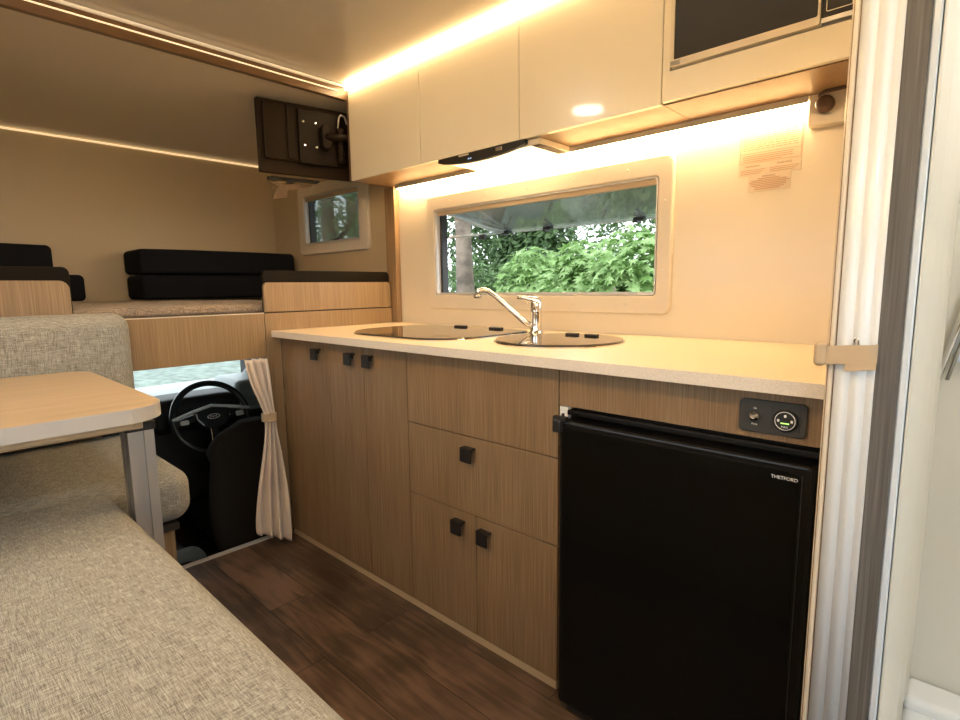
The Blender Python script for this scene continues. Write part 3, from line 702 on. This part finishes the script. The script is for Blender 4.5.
# local frame: +x towards the viewer, y along the width, z up
def tvpart(name, bb, mat, parent):
    b = new(); merge(b, bb, TVR); return mk(name, b, mat, parent)
bb = new(); prism(bb, rrect(0, .53, 0, .305, .006, 3), 'yz', -.022, .0, .002); body = tvpart('housing', bb, 'tvback', t)
bb = new(); prism(bb, rrect(.022, .52, .055, .295, .012, 4), 'yz', 0, .012, .006, 2); hump = tvpart('rear_bulge', bb, 'tvback', body)
bb = new(); prism(bb, rrect(.120, .150, .065, .290, .01, 3), 'yz', .012, .020, .003); tvpart('rib', bb, 'tvback', body)
bb = new(); prism(bb, rrect(.168, .345, .050, .280, .01, 3), 'yz', .012, .026, .003); plate = tvpart('mount_plate', bb, 'tvplate', t)
for y, z in ((.190, .228), (.245, .228), (.192, .128), (.247, .126), (.300, .205)):
    bb = new(); lathe(bb, [(.0065, 0), (.0065, .003), (.003, .0045)], (.026, y, z), 'x', 12); tvpart('screw', bb, 'chrome', plate)
bb = new(); prism(bb, rrect(.262, .305, .115, .225, .02, 5), 'yz', .026, .060, .006); tube(bb, [(.05, .28, .17), (.075, .35, .17), (.06, .42, .17)], .016, 10); tvpart('pivot_arm', bb, 'tvplate', t)
bb = new(); tube(bb, [(.035, .345, .22), (.05, .345, .262), (.05, .355, .275), (.05, .372, .27), (.045, .385, .24)], .0042, 8); o = tvpart('cable', bb, 'alulight', t); o['label'] = 'pale grey cable loop'
bb = new(); lathe(bb, [(.015, .06), (.017, .075), (.017, .2), (.015, .215)], (.045, .352, 0), 'z', 14)
for z in (.10, .14, .18): lathe(bb, [(.0185, z), (.0185, z+.006)], (.045, .352, 0), 'z', 14)
tvpart('cable_box', bb, 'tvback', t)
for y, z in ((.028, .030), (.135, .275), (.135, .085), (.40, .03), (.18, .034)):
    bb = new(); lathe(bb, [(.005, 0), (.004, .0225 if z > .06 else .002)], (0, y, z), 'x', 10); tvpart('screw_hole', bb, 'dark', body)
# bracket under the set to the wall
t2 = thing('wall_bracket', 'tan and black bracket fixed beneath the television by the small window', 'bracket', (-2.25, .2, 1.55))
bb = new(); prism(bb, [(.055, -.022), (.26, -.022), (.24, -.032), (.14, -.05), (.135, -.085), (.07, -.098), (.085, -.06), (.1, -.04)], 'yz', -.10, -.085); b = new(); merge(b, bb, TVR); mk('gusset', b, 'brown', t2)
bb = new(); box(bb, -.095, -.05, .06, .28, -.012, -.003, .003); box(bb, -.07, -.05, .045, .085, -.022, -.006, .004); box(bb, -.07, -.05, .13, .165, -.026, -.006, .004)
b = new(); merge(b, bb, TVR); mk('arm', b, 'blackplastic', t2)

# ------------------------------------------------------------------ dinette
ST = .590
b = new(); rbox(-1.455, .42, YL+.01, -.776, .445, ST, .045, 6, .008, 14, bm=b)
t = thing('bench_seat', 'long linen bench cushion filling the foreground', 'bench', (-.5, -1.1, 0)); mk('cushion', b, 'linen', t)
b = new(); box(b, -1.45, .42, YL+.01, -.815, .001, .445, .001, 1); mk('seat_base', b, 'oak', t)
t = thing('dinette_seat', 'linen seat with wooden base behind the table leg', 'seat', (-1.75, -1.05, 0))
b = new(); rbox(-2.055, -1.4565, YL+.01, -.585, .445, ST, .05, 6, .006, 10, bm=b); mk('cushion', b, 'linen', t)
b = new(); box(b, XB+.006, -1.50, YL+.01, -.630, .001, .425, .001, 1); mk('seat_base', b, 'oak', t)
b = new(); box(b, -2.05, -1.47, YL+.01, -.625, .425, .445, .002, 1); mk('seat_board', b, 'blackplastic', t)
b = new(); rbox(-2.055, -1.945, YL+.01, -.570, ST+.014, 1.000, .05, 6, 0, 10, bm=b)
solo('backrest_cushion', b, 'linen', 'upright linen backrest cushion against the wall behind the table', 'cushion')
# table
t = thing('dining_table', 'pale wood table with rounded grey edge on a single aluminium leg', 'table', (-1.26, -.755, 0))
TXR, TXL, TYR, TZ = -1.175, -1.93, -.710, .830
lp = rrect(TXL, TXR, YL+.02, TYR, .085, 10, (0, 0, 1, .7))
b = new(); prism(b, lp, 'xy', TZ-.030, TZ, .0008, 1); me_o = mk('table_top', b, 'tabletop', t)
lo = rrect(TXL-.002, TXR+.002, YL+.018, TYR+.002, .087, 10, (0, 0, 1, .7))
b = new(); ring(b, lo, lp, 'xy', TZ-.031, TZ-.001); mk('edge_band', b, 'greyedge', me_o)
b = new(); box(b, TXL+.03, TXR-.035, -1.5, TYR-.045, TZ-.052, TZ-.031, .002); mk('support_rail', b, 'beige', t)
b = new(); box(b, TXR-.03, TXR-.012, -1.2, TYR-.07, TZ-.043, TZ-.031, .001); mk('edge_rail', b, 'beige', t)
LX, LY = -1.300, -.746
b = new(); prism(b, rrect(LX-.036, LX+.036, LY-.031, LY+.031, .008, 3), 'xy', TZ-.070, TZ-.052, .002); mk('leg_collar', b, 'blackplastic', t)
pts = []
def leg_profile():
    # box section with grooves
    w, h, g = .031, .026, .006
    return [(LX-w, LY-h), (LX-.010, LY-h), (LX-.010, LY-h+g), (LX+.004, LY-h+g), (LX+.004, LY-h), (LX+w, LY-h), (LX+w, LY-.010), (LX+w-g, LY-.010), (LX+w-g, LY+.006), (LX+w, LY+.006), (LX+w, LY+h), (LX-w, LY+h)]
b = new(); prism(b, leg_profile(), 'xy', .012, TZ-.070); mk('leg', b, 'alu', t)
b = new(); prism(b, rrect(LX-.07, LX+.07, LY-.03, LY+.06, .02, 4), 'xy', .001, .012, .002); mk('foot_plate', b, 'alu', t)

# ------------------------------------------------------------------ cab
struct('floor', box(new(), -3.55, -2.1005, YL, YW, -.32, -.28), 'cabwall')
struct('wall_cab', box(new(), -2.13, -2.101, YL, YW, -.28, -.012), 'cabwall')
struct('wall_cab', box(new(), -3.95, XB-.017, YW+.001, YW+.03, -.32, .899), 'cabwall')
struct('wall_cab', box(new(), -3.95, XB-.031, YL-.03, YL-.001, -.32, .899), 'cabwall')
struct('wall_cab', box(new(), -3.58, -3.55, YL, YW, -.32, .42), 'cabwall')
struct('trim_2', box(new(), -2.125, -2.098, -.655, -.066, -.006, .004, .001), 'alulight', 'pale metal threshold strip where the lounge floor meets the cab')
b = new(); box(b, XB-.034, XB-.018, -.60, .55, .7925, .812); struct('trim_3', b, 'blackplastic')
# windscreen
t = thing('windscreen', 'sloping windscreen seen beneath the bed panel', None, (-3.3, -.45, .5)); t['kind'] = 'structure'
b = new()
A = [(-3.56, YL+.05, .505), (-3.60, -.5, .495), (-3.56, .40, .500)]; B = [(-2.95, YL+.15, .925), (-2.97, -.5, .928), (-2.95, .36, .925)]
sheet(b, [A, B]); mk('glass_pane', b, 'glass', t)
b = new(); tube(b, [(-3.54, .44, .46), (-3.46, .47, .53), (-3.25, .48, .66), (-2.93, .46, .93)], [.03, .038, .05, .05], 8); mk('pillar_trim', b, 'cabgrey', t)
b = new(); box(b, -3.62, -2.98, .475, YW, .45, .93); mk('pillar_panel', b, 'cabwall', t)
# dashboard
t = thing('dashboard', 'dark dashboard with pale lit top below the windscreen', 'dashboard', (-3.2, -.45, .1))
b = new(); sec = [(-3.56, .50), (-3.40, .505), (-3.15, .505), (-2.96, .475), (-2.90, .42), (-2.91, .30), (-2.98, .12), (-3.05, .02), (-3.56, .02)]
prism(b, [(x, z) for x, z in sec], 'xz', YL+.03, .46, .012, 3); mk('dash_body', b, 'cabdash', t)
b = new(); rbox(-3.06, -2.80, -.31, .13, .36, .525, .05, 5, .01, 6, bm=b); bn = mk('instrument_hood', b, 'cabplastic', t)
b = new(); box(b, -2.93, -2.86, -1.2, .45, -.02, .40, .03, 4); mk('lower_panel', b, 'cabplastic', t)
b = new(); rbox(-3.30, -2.95, .16, .44, .44, .56, .04, 4, 0, 5, bm=b); mk('side_vent', b, 'cabdash', t)
# steering wheel
WC = Vector((-2.655, -.088, .452)); RW = .176
axis = Vector((.93, .02, .36)).normalized()   # towards driver
q = axis.to_track_quat('Z', 'Y'); WM = Matrix.Translation(WC) @ q.to_matrix().to_4x4()
# local: x,y in wheel plane; choose local frame with up
up = (Vector((0, 0, 1))-axis*axis.z).normalized(); rt = up.cross(axis)
WM = Matrix.Translation(WC) @ Matrix((rt, up, axis)).transposed().to_4x4()
t = thing('steering_wheel', 'dark steering wheel with grey spokes and oval badge in the cab', 'steering wheel', tuple(WC))
def wpart(name, bb, mat, parent=None):
    b = new(); merge(b, bb, WM); return mk(name, b, mat, parent or t)
bb = new(); tube(bb, [(RW*math.cos(a), RW*.97*math.sin(a), 0) for a in [2*PI*i/56 for i in range(56)]], .0145, 12, True); wpart('rim', bb, 'wheel')
hub = [(-.085, .030), (-.06, .045), (0, .052), (.06, .045), (.085, .030), (.080, -.01), (.055, -.045), (.02, -.058), (-.02, -.058), (-.055, -.045), (-.080, -.01)]
bb = new(); prism(bb, hub, 'xy', -.02, .022, .010, 3, True); hb = wpart('hub', bb, 'wheel')
bb = new()
prism(bb, [(-.182, .018), (-.085, .042), (0, .060), (.085, .042), (.182, .018), (.182, .006), (.085, .028), (0, .046), (-.085, .028), (-.182, .006)], 'xy', .006, .027, .003); wpart('spoke_trim', bb, 'wheeltrim')
for s in (-1, 1):
    bb = new(); prism(bb, [(s*.080, .026), (s*.180, .004), (s*.180, -.030), (s*.080, -.012)], 'xy', -.012, .012, .004); wpart('spoke', bb, 'wheel')
bb = new(); prism(bb, [(-.018, -.05), (.018, -.05), (.032, -.182), (.012, -.184), (.004, -.11), (-.004, -.11), (-.012, -.184), (-.032, -.182)], 'xy', -.012, .006, .004); wpart('lower_spoke', bb, 'wheel')
n = 28; el = [(.030*math.cos(2*PI*i/n), .0125*math.sin(2*PI*i/n)-.002) for i in range(n)]; el2 = [(x*.86, (y+.002)*.8-.002) for x, y in el]
bb = new(); ring(bb, el, el2, 'xy', .021, .026); bd = wpart('badge', bb, 'printwhite', hb)
bb = new(); text_bm('Ford', .017, Matrix.Translation((0, -.0065, .0235)), .0008, bb, 'CENTER'); wpart('badge_script', bb, 'printwhite', bd)
bb = new(); prism(bb, rrect(-.150, -.112, -.020, .002, .006, 3), 'xy', .010, .017, .002); wpart('buttons', bb, 'wheeltrim'); bb = new(); prism(bb, rrect(.112, .150, -.020, .006, .006, 3), 'xy', .010, .017, .002); wpart('buttons', bb, 'wheeltrim')
bb = new(); lathe(bb, [(.035, -.02), (.045, -.06), (.05, -.12)], (0, 0, 0)); wpart('column', bb, 'cabplastic')
# driver seat
t = thing('driver_seat', 'black driver seat back partly behind the beige curtain', 'seat', (-2.4, .02, -.28))
b = new(); rows = []
for k in range(15):
    s = k/14; z = -.14+.60*s; xx = -2.36-.0*s-.06*s
    hw = .245-.02*math.cos(s*PI*2) if s < .72 else .245*math.sqrt(max(0, 1-((s-.72)/.285)**2))*.86+.03
    if s < .72: hw = .228+.02*math.sin(s*5)
    th = .055 if s < .9 else .04
    row = []
    for i in range(20):
        a = 2*PI*i/20; c_, s_ = math.cos(a), math.sin(a)
        row.append((xx+math.copysign(abs(c_)**.6, c_)*th, .020+math.copysign(abs(s_)**.55, s_)*hw, z))
    row.append(row[0]); rows.append(row)
sheet(b, rows); bmesh.ops.remove_doubles(b, verts=b.verts[:], dist=1e-5)
b.faces.new([v for v in sorted([v for v in b.verts if abs(v.co.z-.46) < 1e-4], key=lambda v: math.atan2(v.co.y-.02, v.co.x+2.42))])
mk('backrest', b, 'cabseat', t)
b = new(); rbox(-2.80, -2.36, -.20, .24, -.12, .02, .05, 4, 0, 5, bm=b); mk('seat_squab', b, 'black', t)
b = new(); box(b, -2.78, -2.34, -.16, .20, -.28, -.12, .01); mk('seat_plinth', b, 'cabplastic', t)
# console between the seats
t = thing('centre_console', 'black plastic tray with raised lip between the cab seats', 'console', (-2.3, -.42, -.28))
b = new(); ring(b, rrect(-.66, -.335, -.20, .04, .05), rrect(-.63, -.375, -.165, .0, .04), 'yz', -2.20, -2.155, .006); mk('tray_lip', b, 'cabgrey', t)
b = new(); box(b, -2.60, -2.20, -.66, -.345, -.279, -.03, .02, 3); mk('console_body', b, 'cabplastic', t)

# cab curtain
t = thing('cab_curtain', 'gathered beige curtain tied back at the cab opening', 'curtain', (-2.0, -.1, .0))
b = new(); rows = []
prof = [(.790, -.175, -.078, -2.055), (.72, -.165, -.072, -2.05), (.65, -.140, -.070, -2.045), (.60, -.122, -.069, -2.04), (.565, -.112, -.067, -2.035), (.53, -.110, -.066, -2.035),
        (.48, -.116, -.066, -2.03), (.40, -.134, -.058, -2.025), (.30, -.160, -.052, -2.02), (.20, -.182, -.046, -2.012), (.12, -.192, -.048, -2.008), (.085, -.19, -.050, -2.005)]
NC = 60
for i, (z, ya, yb, xx) in enumerate(prof):
    amp = .011+.026*abs(z-.56)
    row = []
    for k in range(NC+1):
        u = k/NC
        hem = -.075*u if i == len(prof)-1 else (-.05*u if i == len(prof)-2 else 0)
        row.append((xx+amp*math.sin(u*2*PI*3.2+z*1.5)+.004*math.sin(u*31+z*9), ya+(yb-ya)*(u+.02*math.sin(u*25)), z+hem))
    rows.append(row)
sheet(b, rows); cur = mk('fabric', b, 'curtain', t)
md = cur.modifiers.new('s', 'SUBSURF'); md.levels = 1; md.render_levels = 2; md = cur.modifiers.new('t', 'SOLIDIFY'); md.thickness = .0015
b = new(); ring(b, rrect(-2.056, -2.012, -.118, -.062, .014, 5), rrect(-2.053, -2.015, -.115, -.065, .012, 5), 'xy', .533, .566); mk('tieback', b, 'beige', t)

# ------------------------------------------------------------------ bathroom side
b = new(); box(b, XR+.001, -.062, -.088, YW-.002, .001, ZC-.002)
t = thing('wall_partition', 'cream edged partition at the right end of the kitchen', None, (-.08, .2, 0)); t['kind'] = 'structure'; mk('panel', b, 'cream', t)
b = new(); box(b, XR+.0008, -.0800, -.1000, -.086, .001, ZC-.002, .002); box(b, -.0782, -.0718, -.1230, -.0885, .001, ZC-.002, .002); mk('edge_beading', b, 'frame', t)
b = new(); box(b, -.0799, -.0783, -.1180, -.0885, .001, ZC-.002); box(b, -.0717, -.0702, -.1180, -.0885, .001, ZC-.002); mk('edge_groove', b, 'jambwood', t)
# folded concertina door
t = thing('folding_door', 'white concertina folding door pushed back beside the kitchen', 'door', (-.045, -.1, 0))
b = new(); rows = []
N = 64
def fold(u):
    return -.0700+.0512*u, -.120-.006*abs(math.sin(u*PI*2.5))**.8-.003*math.sin(u*PI)
prof = [fold(i/N) for i in range(N+1)]
prism(b, prof+[(-.0188, -.092), (-.0700, -.092)], 'xy', .015, ZC-.02); 
for f in b.faces: f.smooth = len(f.verts) == 4
mk('pleats', b, 'whitegloss', t)
b = new(); tube(b, [(-.046, -.129, .976), (-.046, -.133, .985), (-.0435, -.133, .988), (-.041, -.133, .985), (-.041, -.129, .976)], .0013, 8); o = mk('hook', b, 'chrome', t); o['label'] = 'tiny bright wire hook'
# strap
t = thing('door_strap', 'beige fabric strap tied around the white folding door', 'strap', (-.05, -.12, .945))
b = new(); lo = rrect(-.0900, -.0165, -.135, -.075, .014, 6); li = rrect(-.0880, -.0185, -.133, -.077, .012, 6)
bb = new(); ring(bb, lo, li, 'xy', .948, .976, 0)
for v in bb.verts: v.co.z += (v.co.x+.06)*.08
merge(b, bb); mk('band', b, 'beige', t)
b = new(); rbox(-.0965, -.0800, -.140, -.118, .943, .980, .007, 3, 0, 3, bm=b); mk('knot', b, 'beige', t)
b = new(); bb = new(); box(bb, -.055, -.0170, -.1365, -.1357, .940, .954); 
for v in bb.verts: v.co.z += (v.co.x+.04)*.15
merge(b, bb); mk('loose_end', b, 'beige', t)
# jamb
t = thing('door_jamb', 'dark grey wood-grain jamb strip at the shower doorway', 'door jamb', (-.003, -.1, 0))
b = new(); box(b, -.0185, .0095, -.126, YW-.01, .001, ZC-.002, .001, 1); mk('board', b, 'greywood', t)
b = new(); box(b, .0095, .0195, -.124, .02, .001, ZC-.002, .002, 1); o = mk('metal_strip', b, 'bluewhite', t); o['label'] = 'cool white edge strip'
# shower room
struct('wall_shower', box(new(), .0098, .75, .560, .60, .001, ZC-.002), 'shower')
struct('wall_shower', box(new(), .75, .78, -.10, YW, .001, ZC-.002), 'shower')
struct('wall_shower', box(new(), .0100, .0195, .022, .56, .001, ZC-.002), 'shower')
t = thing('shower_curtain', 'white shower curtain hanging in folds inside the doorway', 'curtain', (.04, .2, .2))
b = new(); rows = []
for z in (1.86, 1.2, .7, .30, .16):
    rows.append([(.0208+.0075*min(1, k/5)+.0045*math.sin(k*.36)*min(1, k/5), -.119+.50*k/60, z) for k in range(61)])
sheet(b, rows); o = mk('fabric', b, 'shower', t); md = o.modifiers.new('t', 'SOLIDIFY'); md.thickness = .002
b = new(); tube(b, [(.04, -.08, 1.87), (.04, .555, 1.87)], .008, 10); mk('rail', b, 'chrome', t)
t = thing('grab_rail', 'chrome rail rising diagonally behind the shower curtain', 'rail', (.08, .54, .85))
b = new(); tube(b, [(.024, .530, .845), (.110, .528, 1.26)], .0075, 12); tube(b, [(.027, .528, .865), (.03, .559, .87)], .006, 8); tube(b, [(.105, .526, 1.24), (.108, .559, 1.24)], .006, 8); mk('tube', b, 'chrome', t)
b = new(); tube(b, [(.040, .530, .845), (.126, .528, 1.26)], .004, 10); mk('hose', b, 'steel', t)
b = new(); box(b, .046, .075, .545, .5595, .885, .940, .003)
solo('shower_mixer', b, 'bluewhite', 'small grey-blue fitting on the shower wall below the chrome rail', 'fitting')
t = thing('shower_tray', 'white moulded shower tray with stepped rim', 'shower tray', (.4, .2, 0))
b = new(); rbox(.022, .748, .03, .558, .001, .055, .02, 4, 0, 5, bm=b); mk('basin', b, 'whitegloss', t)
b = new(); rbox(.022, .748, .46, .558, .045, .085, .015, 4, 0, 5, bm=b); mk('rim_step', b, 'whitegloss', t); b = new(); rbox(.022, .748, -.075, -.0, .001, .11, .02, 4, 0, 5, bm=b); mk('rim_step', b, 'whitegloss', t)

# ------------------------------------------------------------------ outdoors
b = new(); box(b, -40, 40, -40, 40, -1.15, -1.05)
struct('ground', b, 'ground', 'pale mossy ground outside the vehicle')
def leaves(name, mat, clumps, n, size, shape='quad', parent=None, stems=None):
    """clumps: (centre, radii). scattered leaf blades oriented at random"""
    V = []; F = []
    w = np.array([c[1][0]*c[1][1]*c[1][2] for c in clumps])**.6; w = w/w.sum()
    if shape == 'star':
        P = [(0, 0)]
        for i in range(7):
            a = math.radians(-110+220*i/6); L = 1-.35*abs(i-3)/3
            P.append((L*math.sin(a), L*math.cos(a)))
            if i < 6:
                a2 = math.radians(-110+220*(i+.5)/6); P.append((.42*math.sin(a2), .42*math.cos(a2)))
    else: P = [(0, -.5), (.22, -.12), (.2, .2), (0, .55), (-.2, .2), (-.22, -.12)]
    P = np.array(P); m = len(P)
    for ci, (c, r) in enumerate(clumps):
        k = int(n*w[ci])
        for _ in range(k):
            d = rng.normal(size=3); d /= np.linalg.norm(d); rad = rng.uniform(.35, 1)**.5
            p = np.array(c)+d*rad*np.array(r)
            nrm = d*.8+np.array([0, -.25, .7])+rng.normal(size=3)*.5; nrm /= np.linalg.norm(nrm)
            u = np.cross(nrm, rng.normal(size=3)); u /= np.linalg.norm(u); v = np.cross(nrm, u)
            s = size*rng.uniform(.6, 1.25)
            q = p+s*(P[:, :1]*u+P[:, 1:]*v)
            if shape == 'star': q = q-nrm*(.22*s*(P**2).sum(1))[:, None]
            o = len(V); V.extend(q.tolist())
            if shape == 'star':
                F.append([o]+[o+i for i in range(1, m)])
            else: F.append(list(range(o, o+m)))
    me = bpy.data.meshes.new(name); base = wloc(parent) if parent else Vector((0, 0, 0))
    V = [(x-base.x, y-base.y, z-base.z) for x, y, z in V]
    me.from_pydata(V, [], F); me.materials.append(M[mat])
    o = bpy.data.objects.new(name, me); COL.objects.link(o); o.parent = parent
    return o
def trunk(parent, x, y, r, h, lean=(0, 0), name='trunk', z0=-1.06, branches=()):
    b = new(); pts = []; rs = []
    for i in range(15):
        s = i/14; pts.append((x+lean[0]*s+.05*math.sin(s*5+x), y+lean[1]*s, z0+h*s)); rs.append(r*(1.25-.7*s)*(1+.07*math.sin(s*23+x)))
    tube(b, pts, rs, 14)
    for (s, dx, dy, dz) in branches:
        p = Vector((x+lean[0]*s+.05*math.sin(s*5+x), y+lean[1]*s, z0+h*s))
        tube(b, [p, p+Vector((dx*.5, dy*.5, dz*.35)), p+Vector((dx, dy, dz))], [r*.45, r*.3, r*.1], 7)
    return mk(name, b, 'bark', parent)
def tree(x, y, r, h, label, cl, mat, n, size, br=()):
    t = thing('tree', label, 'tree', (x, y, -1.06), 'trees outside')
    trunk(t, x, y, r, h, branches=br)
    leaves('foliage', mat, cl, n, size, parent=t)
tree(-4.76, 3.85, .11, 6.5, 'pale-barked tree with thick trunk at the left of the kitchen window', [((-5.0, 4.8, 4.4), (1.8, 1.0, 1.2))], 'leafB', 5000, .10, [(.5, -.8, .3, 1.0), (.55, .8, .4, 1.0)])
tree(-7.4, 7.6, .09, 6, 'dark leafy tree behind the pale-barked trunk', [((-7.4, 7.6, 2.4), (1.5, .8, 2.6)), ((-6.2, 7.2, 1.2), (1.0, .8, 1.6))], 'leafB', 17000, .14)
tree(-3.6, 9.6, .10, 6, 'distant tree behind the bright bushes', [((-4.6, 9.6, 1.6), (2.6, .7, 2.1)), ((-4.0, 9.8, 3.8), (2.6, .9, 1.7))], 'leafC', 20000, .13)
tree(-7.2, 3.4, .11, 6, 'tree with open crown outside the small bed window', [((-7.3, 3.6, 1.75), (1.5, .8, .75)), ((-8.1, 4.0, 2.9), (1.7, .8, 1.2))], 'leafC', 2100, .10, [(.35, -.7, .2, .8), (.45, .6, .2, .8)])
tree(-11.2, 6.6, .16, 7, 'dark tree further back outside the small bed window', [((-11.2, 6.6, 3.3), (2.4, 1.2, 2.0))], 'leafB', 2600, .14)
tree(-.6, 5.6, .09, 6, 'tree overhanging the right side of the kitchen window', [((-1.6, 5.4, 3.4), (1.9, 1.1, 1.2)), ((-1.6, 5.9, 1.2), (1.5, .7, 1.4))], 'leafC', 13000, .10)
def bush(x, y, label, cl, mat, n, size, shape, stems):
    t = thing('bush', label, 'bush', (x, y, -1.06), 'bushes outside')
    b = new()
    for (sx, sy, ex, ey, ez) in stems: tube(b, [(sx, sy, -1.05), ((sx+ex)/2, (sy+ey)/2, ez*.45-.3), (ex, ey, ez)], [.018, .013, .006], 6)
    mk('stem', b, 'bark', t)
    leaves('foliage', mat, cl, n, size, shape, t)
bush(-2.1, 3.0, 'bright green broad-leaved bush at the right of the kitchen window', [((-1.95, 2.9, .65), (.55, .45, .88)), ((-2.50, 3.0, .60), (.5, .45, .86))], 'leafA', 5200, .100, 'star', [(-2, 2.9, -1.85, 2.4, 1.05), (-2.3, 2.9, -2.2, 2.5, 1.0), (-2.6, 3, -2.7, 2.6, 1.0)])
bush(-3.6, 3.6, 'bright green broad-leaved bush at the middle of the kitchen window', [((-3.45, 3.55, .62), (.52, .45, .88)), ((-3.95, 3.85, .38), (.45, .4, .75))], 'leafA', 4200, .098, 'star', [(-3.2, 3.5, -3.0, 3.1, 1.1), (-3.4, 3.5, -3.5, 3.2, .9)])
bush(-5.0, 5.4, 'darker fine-leaved shrub behind the pale-barked trunk', [((-4.9, 5.4, .45), (1.0, .55, 1.2)), ((-6.1, 5.2, .4), (.9, .55, 1.2))], 'leafC', 14000, .09, 'quad', [(-4.6, 4.9, -4.4, 4.6, .7), (-5.3, 4.8, -5.4, 4.6, .6)])

# ------------------------------------------------------------------ world, camera
w = bpy.data.worlds.new('sky'); SC.world = w; w.use_nodes = True; nt = w.node_tree
bg = nt.nodes['Background']; bg.inputs['Color'].default_value = (.88, .95, 1.0, 1); bg.inputs['Strength'].default_value = 2.2
# daylight portals in the added door and window openings
def portal(name, loc, rot, sx, sy):
    l = bpy.data.lights.new(name, 'AREA'); l.shape = 'RECTANGLE'; l.size = sx; l.size_y = sy; l.cycles.is_portal = True
    o = bpy.data.objects.new(name, l); COL.objects.link(o); o.location = loc; o.rotation_euler = rot
portal('door_daylight', ((DOOR[0]+DOOR[1])/2, YL-.04, .93), (-PI/2, 0, 0), .75, 1.86)
portal('side_window_daylight', (-.95, YL-.04, 1.2), (-PI/2, 0, 0), 1.2, .44)
portal('rear_window_daylight', (XREAR+.04, -.6, 1.25), (0, PI/2, 0), .6, 1.4)

cam = bpy.data.cameras.new('camera'); co = bpy.data.objects.new('camera', cam); COL.objects.link(co); SC.camera = co
yaw, pi_, ro, fpx = .7518, .1347, -.0129, 541.24
Fd = Vector((-math.sin(yaw)*math.cos(pi_), math.cos(yaw)*math.cos(pi_), -math.sin(pi_)))
R = Fd.cross(Vector((0, 0, 1))).normalized(); U = R.cross(Fd)
R2 = R*math.cos(ro)+U*math.sin(ro); U2 = -R*math.sin(ro)+U*math.cos(ro)
mt = Matrix((R2, U2, -Fd)).transposed().to_4x4(); mt.translation = (.0924, -1.0879, 1.0698)
co.matrix_world = mt
cam.sensor_fit = 'HORIZONTAL'; cam.sensor_width = 36; cam.lens = fpx/960*36; cam.clip_start = .02
vs = SC.view_settings; SC.display_settings.display_device = 'sRGB'
vs.view_transform = 'Standard'; vs.look = 'None'; vs.gamma = 1; vs.exposure = .8; vs.use_curve_mapping = False
